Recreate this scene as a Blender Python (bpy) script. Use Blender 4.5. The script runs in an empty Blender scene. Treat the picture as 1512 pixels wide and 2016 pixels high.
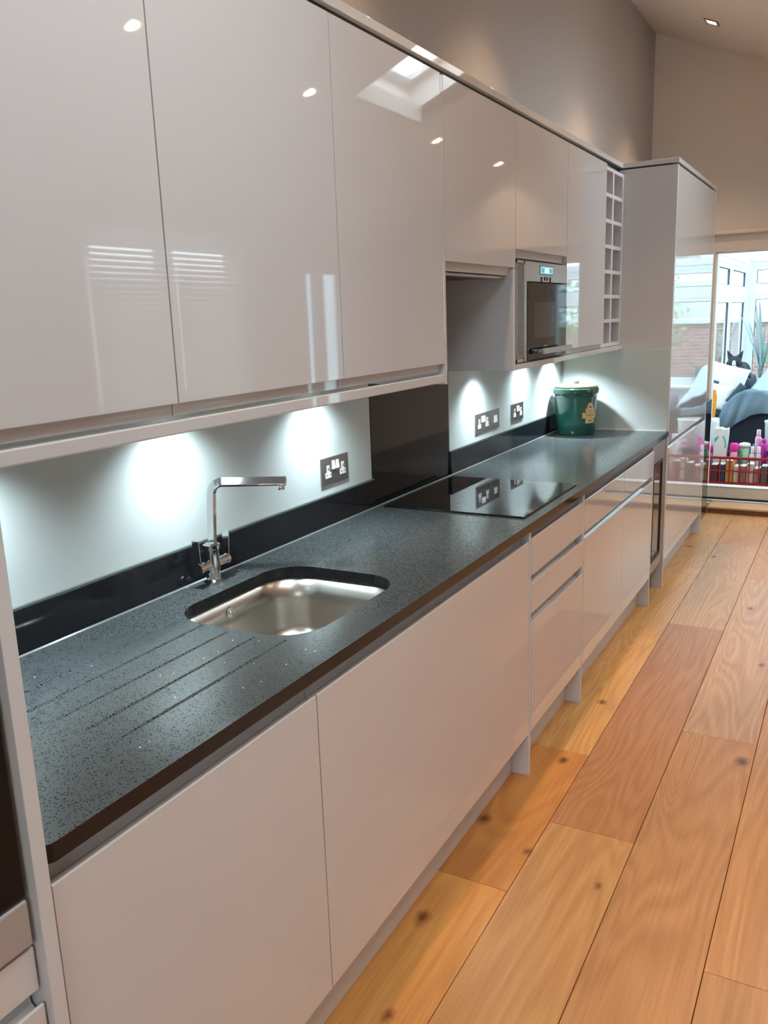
import bpy, bmesh, math, random
from mathutils import Vector, Matrix
R = math.radians
random.seed(7)
SC = bpy.context.scene
COL = SC.collection

# ------------------------------------------------------------------ camera
def cam_axes(yaw, pit, rol):
    f = Vector((-math.sin(yaw)*math.cos(pit), math.cos(yaw)*math.cos(pit), math.sin(pit)))
    r = Vector((math.cos(yaw), math.sin(yaw), 0)); u = r.cross(f)
    c, s = math.cos(rol), math.sin(rol)
    return c*r+s*u, -s*r+c*u, f
CR, CU, CF = cam_axes(0.50845, -0.22378, -0.035355)
cd = bpy.data.cameras.new('camera'); cam = bpy.data.objects.new('camera', cd); COL.objects.link(cam)
cam.matrix_world = Matrix(((CR.x, CU.x, -CF.x, 1.48951), (CR.y, CU.y, -CF.y, -0.22662), (CR.z, CU.z, -CF.z, 1.55573), (0, 0, 0, 1)))
cd.sensor_fit = 'VERTICAL'; cd.sensor_height = 36; cd.lens = 1673.155/2016*36; cd.clip_start = .02
SC.camera = cam

# ------------------------------------------------------------------ world, light, exposure
w = bpy.data.worlds.new('sky'); SC.world = w; w.use_nodes = True
nt = w.node_tree; bg = nt.nodes['Background']
bg.inputs[0].default_value = (.84, .92, 1.0, 1); bg.inputs[1].default_value = 4.6
# overcast sky: the zenith is about three times as bright as the horizon
_t = nt.nodes.new('ShaderNodeTexCoord'); _s = nt.nodes.new('ShaderNodeSeparateXYZ'); _r = nt.nodes.new('ShaderNodeMapRange')
_r.inputs['To Min'].default_value = 7.5; _r.inputs['To Max'].default_value = 22.5
nt.links.new(_t.outputs['Generated'], _s.inputs[0]); nt.links.new(_s.outputs[2], _r.inputs['Value']); nt.links.new(_r.outputs[0], bg.inputs[1])
SC.view_settings.view_transform = 'Standard'; SC.view_settings.look = 'None'
SC.view_settings.exposure = 0.1; SC.view_settings.gamma = 1; SC.view_settings.use_curve_mapping = False
try:
    SC.cycles.max_bounces = 8; SC.cycles.diffuse_bounces = 4; SC.cycles.glossy_bounces = 4
    SC.cycles.transmission_bounces = 6; SC.cycles.transparent_max_bounces = 8
    SC.cycles.sample_clamp_indirect = 6; SC.cycles.use_denoising = True
except Exception: pass

def portal(name, loc, direction, sx, sy):
    l = bpy.data.lights.new(name, 'AREA'); l.shape = 'RECTANGLE'; l.size = sx; l.size_y = sy
    l.cycles.is_portal = True
    o = bpy.data.objects.new(name, l); COL.objects.link(o); o.location = loc
    o.rotation_euler = Vector(direction).to_track_quat('-Z', 'Y').to_euler()

KS = .43; ZC = 3.54                                   # sloped ceiling: z = ZC - KS*x
NRM = Vector((KS, 0, 1)).normalized()
for _y in (4.65, .85): portal('skylight_portal', Vector((1.405, _y, ZC-KS*1.405))+NRM*.33, -NRM, .9, .95)  # the nearer portal serves the added skylight
portal('added_window_portal', (1.85, -2.71, 1.70), (0, 1, 0), 1.8, .8)  # portal of the added rear window
portal('side_window_portal', (3.16, 4.1, 1.55), (-1, 0, 0), 1.5, 1.3)
portal('side_door_portal', (3.16, 5.92, 1.05), (-1, 0, 0), .75, 1.95)

# ------------------------------------------------------------------ materials
def mat(name, col, rough=.5, metal=0., spec=.5, coat=0., coat_rough=.03, emit=None, es=0., trans=0., ior=1.5):
    m = bpy.data.materials.new(name); m.use_nodes = True
    b = m.node_tree.nodes['Principled BSDF']
    b.inputs['Base Color'].default_value = (*col, 1); b.inputs['Roughness'].default_value = rough
    b.inputs['Metallic'].default_value = metal; b.inputs['Specular IOR Level'].default_value = spec
    b.inputs['Coat Weight'].default_value = coat; b.inputs['Coat Roughness'].default_value = coat_rough
    b.inputs['IOR'].default_value = ior; b.inputs['Transmission Weight'].default_value = trans
    if emit: b.inputs['Emission Color'].default_value = (*emit, 1); b.inputs['Emission Strength'].default_value = es
    return m
def nodes(m): return m.node_tree.nodes, m.node_tree.links, m.node_tree.nodes['Principled BSDF']
def N(nd, t, **k):
    n = nd.new(t)
    for a, b in k.items():
        if a.startswith('_'): setattr(n, a[1:], b)
        else: n.inputs[a.replace('_', ' ')].default_value = b
    return n
def mottled(name, c1, c2, scale=8., rough=.6, bump=0., **k):
    m = mat(name, c1, rough, **k); nd, lk, b = nodes(m)
    tc = nd.new('ShaderNodeTexCoord'); n = N(nd, 'ShaderNodeTexNoise', Scale=scale, Detail=4.)
    r = nd.new('ShaderNodeMix'); r.data_type = 'RGBA'
    r.inputs['A'].default_value = (*c1, 1); r.inputs['B'].default_value = (*c2, 1)
    lk.new(tc.outputs['Object'], n.inputs['Vector']); lk.new(n.outputs['Fac'], r.inputs['Factor']); lk.new(r.outputs['Result'], b.inputs['Base Color'])
    if bump:
        bp = N(nd, 'ShaderNodeBump', Strength=bump, Distance=.004); lk.new(n.outputs['Fac'], bp.inputs['Height']); lk.new(bp.outputs['Normal'], b.inputs['Normal'])
    return m

M = {}
M['gloss'] = mottled('gloss_cashmere_grey', (.60, .59, .60), (.61, .60, .61), 2., .035, coat=.6, coat_rough=.02)
M['satin'] = mottled('satin_grey_panel', (.61, .605, .62), (.62, .615, .63), 3., .30)
M['inner'] = mat('carcass_grey', (.42, .40, .385), .5)
M['quartz'] = mat('black_quartz_lit', (.02, .022, .024), .13)  # copy for the top, colour lightened to stand in for lamp light
nd, lk, b = nodes(M['quartz'])
tc = nd.new('ShaderNodeTexCoord')
v1 = N(nd, 'ShaderNodeTexVoronoi', Scale=290.); v2 = N(nd, 'ShaderNodeTexVoronoi', Scale=48.)
n1 = N(nd, 'ShaderNodeTexNoise', Scale=9., Detail=3.)
cr = nd.new('ShaderNodeValToRGB'); cr.color_ramp.elements[0].position = .22; cr.color_ramp.elements[1].position = .40
cr.color_ramp.elements[0].color = (0, 0, 0, 1)
sp = N(nd, 'ShaderNodeMath', _operation='LESS_THAN'); sp.inputs[1].default_value = .055
sep = nd.new('ShaderNodeSeparateColor')
gt = N(nd, 'ShaderNodeMath', _operation='GREATER_THAN'); gt.inputs[1].default_value = .74
mul = N(nd, 'ShaderNodeMath', _operation='MULTIPLY')
fl = nd.new('ShaderNodeMix'); fl.data_type = 'RGBA'; fl.inputs['A'].default_value = (.002, .002, .0025, 1); fl.inputs['B'].default_value = (.062, .072, .075, 1)
ad = nd.new('ShaderNodeMix'); ad.data_type = 'RGBA'; ad.inputs['B'].default_value = (.8, .85, .85, 1)
sc1 = N(nd, 'ShaderNodeSeparateColor'); g1 = N(nd, 'ShaderNodeMath', _operation='LESS_THAN'); g1.inputs[1].default_value = .60
lk.new(tc.outputs['Object'], v1.inputs['Vector']); lk.new(tc.outputs['Object'], v2.inputs['Vector'])
lk.new(v1.outputs['Color'], sc1.inputs[0]); lk.new(sc1.outputs[0], g1.inputs[0])
mx = N(nd, 'ShaderNodeMath', _operation='MAXIMUM'); lk.new(g1.outputs[0], mx.inputs[0])
d1 = N(nd, 'ShaderNodeMath', _operation='GREATER_THAN'); d1.inputs[1].default_value = .42; lk.new(v1.outputs['Distance'], d1.inputs[0]); lk.new(d1.outputs[0], mx.inputs[1])
lk.new(mx.outputs[0], fl.inputs['Factor'])
lk.new(v2.outputs['Distance'], sp.inputs[0]); lk.new(v2.outputs['Color'], sep.inputs[0]); lk.new(sep.outputs[1], gt.inputs[0])
lk.new(sp.outputs[0], mul.inputs[0]); lk.new(gt.outputs[0], mul.inputs[1])
lk.new(fl.outputs['Result'], ad.inputs['A']); lk.new(mul.outputs[0], ad.inputs['Factor']); lk.new(ad.outputs['Result'], b.inputs['Base Color'])
rr = N(nd, 'ShaderNodeMapRange'); rr.inputs['To Min'].default_value = .45; rr.inputs['To Max'].default_value = .17
lk.new(mx.outputs[0], rr.inputs['Value']); lk.new(rr.outputs[0], b.inputs['Roughness'])
sl = N(nd, 'ShaderNodeMapRange'); sl.inputs['To Min'].default_value = .05; sl.inputs['To Max'].default_value = .5
lk.new(mx.outputs[0], sl.inputs['Value']); lk.new(sl.outputs[0], b.inputs['Specular IOR Level'])

M['quartz_shaded'] = mottled('black_quartz_shaded', (.010, .011, .014), (.014, .015, .018), 40., .08, spec=.38)  # same slab as the top, darkened to stand in for shade on uprights
M['splash'] = mottled('mint_painted_glass', (.55, .615, .62), (.57, .635, .635), 1.5, .22, coat=.3, coat_rough=.25)
M['glass_edge'] = mat('green_glass_edge', (.11, .13, .125), .3)
M['hobglass'] = mat('black_ceramic_glass', (.006, .007, .008), .03, spec=.8)
M['blackglass'] = mat('black_oven_glass', (.008, .008, .010), .04, spec=.22)
M['tintglass'] = mat('grey_tinted_glass', (.045, .045, .048), .06, spec=.22)
M['steel'] = mottled('brushed_steel', (.46, .435, .42), (.54, .51, .49), 30., .30, metal=1.)
M['sinksteel'] = mottled('satin_sink_steel', (.56, .53, .49), (.62, .59, .55), 12., .27, metal=1.)
M['chrome'] = mat('chrome', (.78, .78, .80), .06, metal=1.)
M['plate'] = mat('black_nickel_plate', (.30, .285, .285), .22, metal=.85)
M['white'] = mat('white_plastic', (.80, .80, .78), .35)
M['black'] = mat('matt_black', (.012, .012, .013), .5)
M['pvc'] = mottled('white_upvc', (.80, .82, .82), (.84, .86, .86), 3., .3)
M['gasket'] = mat('dark_gasket', (.05, .06, .065), .6)
M['feature'] = mottled('taupe_feature_wall_paint', (.39, .355, .34), (.41, .375, .36), 6., .75)
M['cream'] = mottled('cream_wall_paint', (.72, .645, .58), (.74, .665, .60), 5., .8)
M['ceil'] = mottled('warm_ceiling_paint', (.70, .64, .60), (.72, .66, .61), 5., .85)
M['whitep'] = mottled('white_reveal_paint', (.78, .76, .74), (.80, .78, .76), 5., .7)
M['sub'] = mat('dark_subfloor', (.04, .02, .01), .8)
M['led'] = mat('cool_led', (.9, .95, 1), .4, emit=(.80, .95, 1.), es=12.)
M['warm'] = mat('warm_lamp', (1, .9, .75), .4, emit=(1., .80, .52), es=30.)

def clear_glass(name, tint, alpha_mix=.9):
    m = bpy.data.materials.new(name); m.use_nodes = True
    nd, lk = m.node_tree.nodes, m.node_tree.links; nd.clear()
    o = nd.new('ShaderNodeOutputMaterial'); t = nd.new('ShaderNodeBsdfTransparent'); g = nd.new('ShaderNodeBsdfGlossy'); mxx = nd.new('ShaderNodeMixShader')
    fr = nd.new('ShaderNodeFresnel'); fr.inputs[0].default_value = 1.45
    t.inputs[0].default_value = (*tint, 1); g.inputs['Roughness'].default_value = .02
    gm = nd.new('ShaderNodeNewGeometry'); iv = N(nd, 'ShaderNodeMath', _operation='SUBTRACT'); iv.inputs[0].default_value = 1.
    ml = N(nd, 'ShaderNodeMath', _operation='MULTIPLY'); lk.new(gm.outputs['Backfacing'], iv.inputs[1]); lk.new(iv.outputs[0], ml.inputs[0]); lk.new(fr.outputs[0], ml.inputs[1])
    lk.new(ml.outputs[0], mxx.inputs[0]); lk.new(t.outputs[0], mxx.inputs[1]); lk.new(g.outputs[0], mxx.inputs[2]); lk.new(mxx.outputs[0], o.inputs[0])
    return m
M['pane'] = clear_glass('window_glass', (.93, .97, .97)); M['dim_roof'] = clear_glass('dimming_roof_glass', (.34, .40, .42)); M['dim_tint'] = clear_glass('dimming_tinted_glass', (.50, .58, .60))  # roof and tinted glass darkened to hold daylight back

# oak planks
KNOTS = [(.679, 2.47, .016), (.565, 2.017, .020), (.590, 1.519, .018), (1.245, 2.724, .022), (.745, 1.915, .009), (.972, 1.848, .007), (.683, 2.99, .013), (.60, 5.55, .02), (1.22, 3.64, .010), (.664, 1.192, .012)]
def oak():
    m = mat('oiled_oak', (.5, .3, .15), .33, spec=.45); nd, lk, b = nodes(m)
    tc = nd.new('ShaderNodeTexCoord'); oi = nd.new('ShaderNodeObjectInfo')
    vm = N(nd, 'ShaderNodeVectorMath', _operation='MULTIPLY_ADD')
    cmb = nd.new('ShaderNodeCombineXYZ'); mu = N(nd, 'ShaderNodeMath', _operation='MULTIPLY'); mu.inputs[1].default_value = 37.
    lk.new(oi.outputs['Random'], mu.inputs[0]); lk.new(mu.outputs[0], cmb.inputs[0]); lk.new(mu.outputs[0], cmb.inputs[1]); lk.new(mu.outputs[0], cmb.inputs[2])
    vm.inputs[1].default_value = (1, 1, 1); lk.new(tc.outputs['Object'], vm.inputs[0]); lk.new(cmb.outputs[0], vm.inputs[2])
    def mp(s):
        x = nd.new('ShaderNodeMapping'); x.inputs['Scale'].default_value = s; lk.new(vm.outputs[0], x.inputs['Vector']); return x
    a = mp((5., .55, 1)); ring = N(nd, 'ShaderNodeTexNoise', Scale=1., Detail=1.5, Distortion=.6); lk.new(a.outputs[0], ring.inputs['Vector'])
    m2 = N(nd, 'ShaderNodeMath', _operation='MULTIPLY'); m2.inputs[1].default_value = 120.; lk.new(ring.outputs['Fac'], m2.inputs[0])
    s2 = N(nd, 'ShaderNodeMath', _operation='SINE'); lk.new(m2.outputs[0], s2.inputs[0])
    r2 = N(nd, 'ShaderNodeMapRange'); r2.inputs['From Min'].default_value = -1.; lk.new(s2.outputs[0], r2.inputs['Value'])
    f = mp((150., 5., 1)); fine = N(nd, 'ShaderNodeTexNoise', Scale=1., Detail=4.); lk.new(f.outputs[0], fine.inputs['Vector'])
    g = mp((2.2, .9, 1)); big = N(nd, 'ShaderNodeTexNoise', Scale=1., Detail=2.); lk.new(g.outputs[0], big.inputs['Vector'])
    # base tone: per plank hue then large variation
    def mixc(fac, A, Bc, k, typ='MULTIPLY'):
        q = nd.new('ShaderNodeMix'); q.data_type = 'RGBA'; q.blend_type = typ
        mm = N(nd, 'ShaderNodeMath', _operation='MULTIPLY'); mm.inputs[1].default_value = k
        lk.new(fac, mm.inputs[0]); lk.new(mm.outputs[0], q.inputs['Factor']); lk.new(A, q.inputs['A']); q.inputs['B'].default_value = (*Bc, 1); return q.outputs['Result']
    c = mixc(r2.outputs[0], oi.outputs['Color'], (.62, .47, .34), .36)
    c = mixc(fine.outputs['Fac'], c, (.50, .38, .29), .70)
    bm_ = N(nd, 'ShaderNodeMapRange'); bm_.inputs['From Min'].default_value = .35; bm_.inputs['From Max'].default_value = .7; lk.new(big.outputs['Fac'], bm_.inputs['Value'])
    c = mixc(bm_.outputs[0], c, (1.26, 1.20, 1.10), .8)
    kn = mp((3.9, 2.3, 1)); vo = N(nd, 'ShaderNodeTexVoronoi', Scale=1.); lk.new(kn.outputs[0], vo.inputs['Vector'])
    nz = N(nd, 'ShaderNodeTexNoise', Scale=30., Detail=3.); lk.new(vm.outputs[0], nz.inputs['Vector'])
    ds = N(nd, 'ShaderNodeMath', _operation='MULTIPLY_ADD'); ds.inputs[1].default_value = .10; lk.new(nz.outputs['Fac'], ds.inputs[0]); lk.new(vo.outputs['Distance'], ds.inputs[2])
    kr = N(nd, 'ShaderNodeMapRange'); kr.inputs['From Min'].default_value = .135; kr.inputs['From Max'].default_value = .075; lk.new(ds.outputs[0], kr.inputs['Value'])
    c = mixc(kr.outputs[0], c, (.16, .09, .055), .95)
    geo = nd.new('ShaderNodeNewGeometry')
    for kx, ky, kr_ in KNOTS:                          # knots of individual boards, fixed in the wood
        sb = N(nd, 'ShaderNodeVectorMath', _operation='SUBTRACT'); sb.inputs[1].default_value = (kx, ky, 0); lk.new(geo.outputs['Position'], sb.inputs[0])
        sq_ = N(nd, 'ShaderNodeVectorMath', _operation='MULTIPLY'); sq_.inputs[1].default_value = (1, .62, 0); lk.new(sb.outputs[0], sq_.inputs[0])
        ln = N(nd, 'ShaderNodeVectorMath', _operation='LENGTH'); lk.new(sq_.outputs[0], ln.inputs[0])
        wv = N(nd, 'ShaderNodeMath', _operation='MULTIPLY_ADD'); wv.inputs[1].default_value = .022; lk.new(nz.outputs['Fac'], wv.inputs[0]); lk.new(ln.outputs['Value'], wv.inputs[2])
        kk = N(nd, 'ShaderNodeMapRange'); kk.inputs['From Min'].default_value = kr_+.019; kk.inputs['From Max'].default_value = kr_*.35+.009; lk.new(wv.outputs[0], kk.inputs['Value'])
        c = mixc(kk.outputs[0], c, (.20, .11, .07), .9)
    lk.new(c, b.inputs['Base Color'])
    ro = N(nd, 'ShaderNodeMapRange'); ro.inputs['To Min'].default_value = .26; ro.inputs['To Max'].default_value = .44; lk.new(fine.outputs['Fac'], ro.inputs['Value']); lk.new(ro.outputs[0], b.inputs['Roughness'])
    bp = N(nd, 'ShaderNodeBump', Strength=.12, Distance=.001); lk.new(fine.outputs['Fac'], bp.inputs['Height']); lk.new(bp.outputs['Normal'], b.inputs['Normal'])
    return m
M['oak'] = oak()
def fabric(name, c1, c2, sc=60.):
    return mottled(name, c1, c2, sc, .9, bump=.25, spec=.2)
# ------------------------------------------------------------------ geometry helpers
def BM(): return bmesh.new()
def box(bm, x0, x1, y0, y1, z0, z1):
    v = [bm.verts.new(p) for p in ((x0,y0,z0),(x1,y0,z0),(x1,y1,z0),(x0,y1,z0),(x0,y0,z1),(x1,y0,z1),(x1,y1,z1),(x0,y1,z1))]
    for q in ((3,2,1,0),(4,5,6,7),(0,1,5,4),(1,2,6,5),(2,3,7,6),(3,0,4,7)): bm.faces.new([v[i] for i in q])
    return v
def B(*a):
    bm = BM(); box(bm, *a); return bm
def prism(pts, axis, a, b_):
    """extrude a 2-D outline along an axis; pts in the two other axes, in xyz order"""
    bm = BM(); lo, hi = [], []
    for p in pts:
        for l, t in ((lo, a), (hi, b_)):
            c = list(p); c.insert(axis, t); l.append(bm.verts.new(c))
    n = len(pts); bm.faces.new(lo); bm.faces.new(hi[::-1])
    for i in range(n): bm.faces.new((lo[i], hi[i], hi[(i+1) % n], lo[(i+1) % n]))
    bmesh.ops.recalc_face_normals(bm, faces=bm.faces); return bm
def lathe(bm, prof, n=40, c=(0, 0)):
    rings = []
    for r, z in prof:
        rings.append([bm.verts.new((c[0]+r*math.cos(2*math.pi*i/n), c[1]+r*math.sin(2*math.pi*i/n), z)) for i in range(n)] if r > 1e-6 else [bm.verts.new((c[0], c[1], z))])
    for a, b_ in zip(rings, rings[1:]):
        for i in range(n):
            j = (i+1) % n
            if len(a) == 1 and len(b_) > 1: bm.faces.new((a[0], b_[i], b_[j]))
            elif len(b_) == 1 and len(a) > 1: bm.faces.new((a[i], b_[0], a[j]))
            elif len(a) > 1: bm.faces.new((a[i], b_[i], b_[j], a[j]))
    bmesh.ops.recalc_face_normals(bm, faces=bm.faces); return bm
def tube(bm, pts, rad, n=10, sq=None):
    """sweep a circle (or a rectangle sq=(w,h)) along points"""
    pts = [Vector(p) for p in pts]; rings = []; up = Vector((0, 0, 1))
    prev = None
    for i, p in enumerate(pts):
        d = (pts[min(i+1, len(pts)-1)]-pts[max(i-1, 0)]).normalized()
        if prev is None:
            s = d.cross(up); s = s.normalized() if s.length > .1 else d.cross(Vector((0, 1, 0))).normalized()
        else: s = (prev - d*prev.dot(d)).normalized()
        prev = s; t = s.cross(d)
        r = rad[i] if isinstance(rad, (list, tuple)) else rad
        if sq: ring = [bm.verts.new(p+s*a*sq[0]/2+t*b_*sq[1]/2) for a, b_ in ((-1,-1),(1,-1),(1,1),(-1,1))]
        else: ring = [bm.verts.new(p+(s*math.cos(2*math.pi*k/n)+t*math.sin(2*math.pi*k/n))*r) for k in range(n)]
        rings.append(ring)
    m = len(rings[0])
    for a, b_ in zip(rings, rings[1:]):
        for k in range(m): bm.faces.new((a[k], a[(k+1) % m], b_[(k+1) % m], b_[k]))
    bm.faces.new(rings[0][::-1]); bm.faces.new(rings[-1])
    bmesh.ops.recalc_face_normals(bm, faces=bm.faces); return bm
LOC = {}
def link(name, bm, m, parent=None, loc=(0, 0, 0), bev=0., smooth=False, auto=None):
    """one mesh object; bm is in world coordinates, stored relative to its thing's base"""
    base = Vector(LOC[parent.name]) if parent else Vector(loc)
    if isinstance(bm, bmesh.types.BMesh):
        me = bpy.data.meshes.new(name); bmesh.ops.translate(bm, verts=bm.verts, vec=-base); bm.to_mesh(me); bm.free()
    else: me = bm
    for mm in (m if isinstance(m, list) else [m]): me.materials.append(mm)
    o = bpy.data.objects.new(name, me); COL.objects.link(o)
    if parent: o.parent = parent; LOC[o.name] = base
    else: o.location = base; LOC[o.name] = base
    if bev:
        md = o.modifiers.new('bevel', 'BEVEL'); md.width = bev; md.segments = 2; md.limit_method = 'ANGLE'; md.angle_limit = R(40)
        md.harden_normals = False
    if smooth:
        for p in me.polygons: p.use_smooth = True
    return o
def thing(name, label, cat, loc=(0, 0, 0), group=None):
    o = bpy.data.objects.new(name, None); COL.objects.link(o); o.location = loc; LOC[o.name] = Vector(loc)
    o.empty_display_size = .05
    o['label'] = label; o['category'] = cat
    if group: o['group'] = group
    return o
def solo(name, label, cat, bm, m, loc=(0, 0, 0), group=None, **k):
    o = link(name, bm, m, None, loc, **k); o['label'] = label; o['category'] = cat
    if group: o['group'] = group
    return o
def struct(name, bm, m, parent=None, **k):
    o = link(name, bm, m, parent, **k)
    if parent is None: o['kind'] = 'structure'
    return o
def area(name, loc, tgt, e, col, sx, sy=None, spread=None):
    l = bpy.data.lights.new(name, 'AREA'); l.energy = e; l.color = col; l.size = sx
    if sy: l.shape = 'RECTANGLE'; l.size_y = sy
    if spread: l.spread = spread
    o = bpy.data.objects.new(name, l); COL.objects.link(o); o.location = loc
    o.rotation_euler = (Vector(tgt)-Vector(loc)).to_track_quat('-Z', 'Y').to_euler(); return o
def spot(name, loc, tgt, e, col, cone, blend, rad=.02):
    l = bpy.data.lights.new(name, 'SPOT'); l.energy = e; l.color = col; l.spot_size = cone; l.spot_blend = blend; l.shadow_soft_size = rad
    o = bpy.data.objects.new(name, l); COL.objects.link(o); o.location = loc
    o.rotation_euler = (Vector(tgt)-Vector(loc)).to_track_quat('-Z', 'Y').to_euler(); return o
def rrect(x0, x1, y0, y1, r, n=8):
    out = []
    for cx, cy, a in ((x1-r, y1-r, 0), (x0+r, y1-r, 90), (x0+r, y0+r, 180), (x1-r, y0+r, 270)):
        for i in range(n+1):
            t = R(a+90*i/n); out.append((cx+r*math.cos(t), cy+r*math.sin(t)))
    return out
def text(name, s, size, parent, m, fn, ext=0.):
    """lettering as geometry; fn maps text (u, v) to a world point"""
    c = bpy.data.curves.new('lettering', 'FONT'); c.body = s; c.size = size; c.align_x = 'CENTER'; c.align_y = 'CENTER'
    t = bpy.data.objects.new('tmp', c); COL.objects.link(t); bpy.context.view_layer.update()
    me = bpy.data.meshes.new_from_object(t.evaluated_get(bpy.context.evaluated_depsgraph_get()))
    bpy.data.objects.remove(t); base = LOC[parent.name]
    for v in me.vertices: v.co = Vector(fn(v.co.x, v.co.y)) - base
    return link(name, me, m, parent)

# ------------------------------------------------------------------ room shell
YE = 6.82; XR = 3.1; YB = -2.6
sf = struct('floor', B(-.1, XR+.1, YB-.1, YE, -.10, -.016), M['sub'])
# planks: rows across x, joints along y; the joints near the cabinets are where the photo has them
WOODS = [(.60, .30, .105), (.56, .285, .115), (.63, .33, .12), (.55, .275, .12)]
TONES = {(1, .6): (0.648, 0.328, 0.102), (1, 1.718): (0.600, 0.270, 0.076), (1, 2.54): (0.720, 0.397, 0.138), (2, 1.21): (0.600, 0.328, 0.133), (2, 2.09): (0.516, 0.247, 0.102), (2, -1.2): (0.648, 0.345, 0.133),
         (3, .1): (0.552, 0.287, 0.122), (3, 2.87): (0.600, 0.345, 0.173), (4, 1.65): (0.624, 0.322, 0.128), (4, -.7): (0.636, 0.322, 0.122), (1, 4.9): (0.660, 0.380, 0.153), (2, 4.02): (0.624, 0.368, 0.173)}
joints = {0: [-1.6, .45, 2.3, 4.4], 1: [-2.0, -.9, .6, 1.718, 2.54, 4.9], 2: [-1.2, 1.21, 2.09, 4.02, 5.7], 3: [-2.1, .1, 2.87, 4.95],
          4: [-.7, 1.65, 3.72, 5.6], 5: [-1.5, .8, 2.4, 4.5], 6: [-.4, 1.9, 3.6, 5.9], 7: [-1.9, .4, 2.7, 4.8], 8: [-1.1, 1.2, 3.1, 5.2], 9: [-.2, 2.1, 4.2], 10: [-1.4, 1., 3.4, 5.5]}
x = .228
for row in range(11):
    x1 = min(x+.2625, XR)
    ys = [YB]+joints[row]+[YE]
    for a, c in zip(ys, ys[1:]):
        if x1-x < .02: continue
        cx, cy = (x+x1)/2, (a+c)/2; hx, hy = (x1-x)/2-.0009, (c-a)/2-.0006
        bm = B(-hx, hx, -hy, hy, -.016, 0)
        o = link('floorboard', bm, M['oak'], None, bev=.0014); o.parent = sf; o.location = (cx, cy, random.uniform(-.0003, .0001))
        tone = TONES.get((row, round(a, 3))) or random.choice(WOODS); o.color = (*tone, 1)
    x = x1
for o in list(sf.children): pass

struct('wall_left', B(-.12, 0, YB, YE+.12, 0, ZC+.2), M['feature'])
# end wall with the wide opening to the conservatory
OX0, OX1, OZ0, OZ1 = .496, 1.52, .055, 1.957
bm = BM(); box(bm, -.12, OX0, YE, YE+.18, 0, ZC+.2); box(bm, OX1, XR+.1, YE, YE+.18, 0, ZC+.1); box(bm, OX0, OX1, YE, YE+.18, OZ1, ZC+.1); box(bm, OX0, OX1, YE, YE+.18, -.1, .03)
struct('wall_far', bm, M['cream'])
bm = BM()                                              # right wall with window and glazed door
WY0, WY1, WZ0, WZ1 = 3.36, 4.80, 1.02, 2.15; DY0, DY1, DZ1 = 5.58, 6.26, 2.03
box(bm, XR, XR+.16, YB, WY0, 0, 2.35); box(bm, XR, XR+.16, WY1, DY0, 0, 2.35); box(bm, XR, XR+.16, DY1, YE+.1, 0, 2.35)
box(bm, XR, XR+.16, WY0, WY1, 0, WZ0); box(bm, XR, XR+.16, WY0, WY1, WZ1, 2.35); box(bm, XR, XR+.16, DY0, DY1, DZ1, 2.35)
struct('wall_right', bm, M['cream'])
bm = BM(); VX0, VX1, VZ0, VZ1 = .95, 2.75, 1.30, 2.10  # opening for the added rear window
box(bm, -.12, VX0, YB-.12, YB, 0, ZC+.1); box(bm, VX1, XR+.1, YB-.12, YB, 0, ZC+.1); box(bm, VX0, VX1, YB-.12, YB, 0, VZ0); box(bm, VX0, VX1, YB-.12, YB, VZ1, ZC+.1)
struct('wall_back', bm, M['cream'])
# sloped ceiling with the skylight shaft
SX0, SX1, SY0, SY1 = 1.02, 1.79, 4.22, 5.06
def cz(x): return ZC-KS*x
bm = BM()
def slab(x0, x1, y0, y1, t=.10):
    v = [bm.verts.new(p) for p in ((x0,y0,cz(x0)),(x1,y0,cz(x1)),(x1,y1,cz(x1)),(x0,y1,cz(x0)),(x0,y0,cz(x0)+t),(x1,y0,cz(x1)+t),(x1,y1,cz(x1)+t),(x0,y1,cz(x0)+t))]
    for q in ((3,2,1,0),(4,5,6,7),(0,1,5,4),(1,2,6,5),(2,3,7,6),(3,0,4,7)): bm.faces.new([v[i] for i in q])
SY2, SY3 = .40, 1.26  # opening for the added nearer skylight
slab(-.1, SX0, YB-.1, YE+.18); slab(SX1, XR+.16, YB-.1, YE+.18); slab(SX0, SX1, YB-.1, SY2); slab(SX0, SX1, SY3, SY0); slab(SX0, SX1, SY1, YE+.18)
struct('ceiling', bm, M['ceil'])
def sloped(pts_xy, d0, d1):
    """solid between two offsets along the slope normal over an xy rectangle list of 4"""
    b2 = BM(); lo = [b2.verts.new(Vector((x, y, cz(x)))+NRM*d0) for x, y in pts_xy]; hi = [b2.verts.new(Vector((x, y, cz(x)))+NRM*d1) for x, y in pts_xy]
    b2.faces.new(lo[::-1]); b2.faces.new(hi)
    for i in range(4): b2.faces.new((lo[i], lo[(i+1) % 4], hi[(i+1) % 4], hi[i]))
    bmesh.ops.recalc_face_normals(b2, faces=b2.faces); return b2
def rect(x0, x1, y0, y1): return [(x0, y0), (x1, y0), (x1, y1), (x0, y1)]
def skylight(name, a, c):
    sk = struct(name, sloped(rect(SX0-.03, SX0, a-.03, c+.03), .0, .30), M['whitep'])
    for r_ in (rect(SX1, SX1+.03, a-.03, c+.03), rect(SX0, SX1, a-.03, a), rect(SX0, SX1, c, c+.03)): link('reveal', sloped(r_, 0, .30), M['whitep'], sk)
    for r_ in (rect(SX0, SX0+.06, a, c), rect(SX1-.06, SX1, a, c), rect(SX0+.06, SX1-.06, a, a+.06), rect(SX0+.06, SX1-.06, c-.06, c)): link('skylight_frame', sloped(r_, .24, .29), M['pvc'], sk)
    link('pane', sloped(rect(SX0+.06, SX1-.06, a+.06, c-.06), .262, .268), M['pane'], sk)
skylight('window_1', SY0, SY1); skylight('added_skylight_6', SY2, SY3)  # second skylight is unseen, added for daylight on the upper doors

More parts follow.
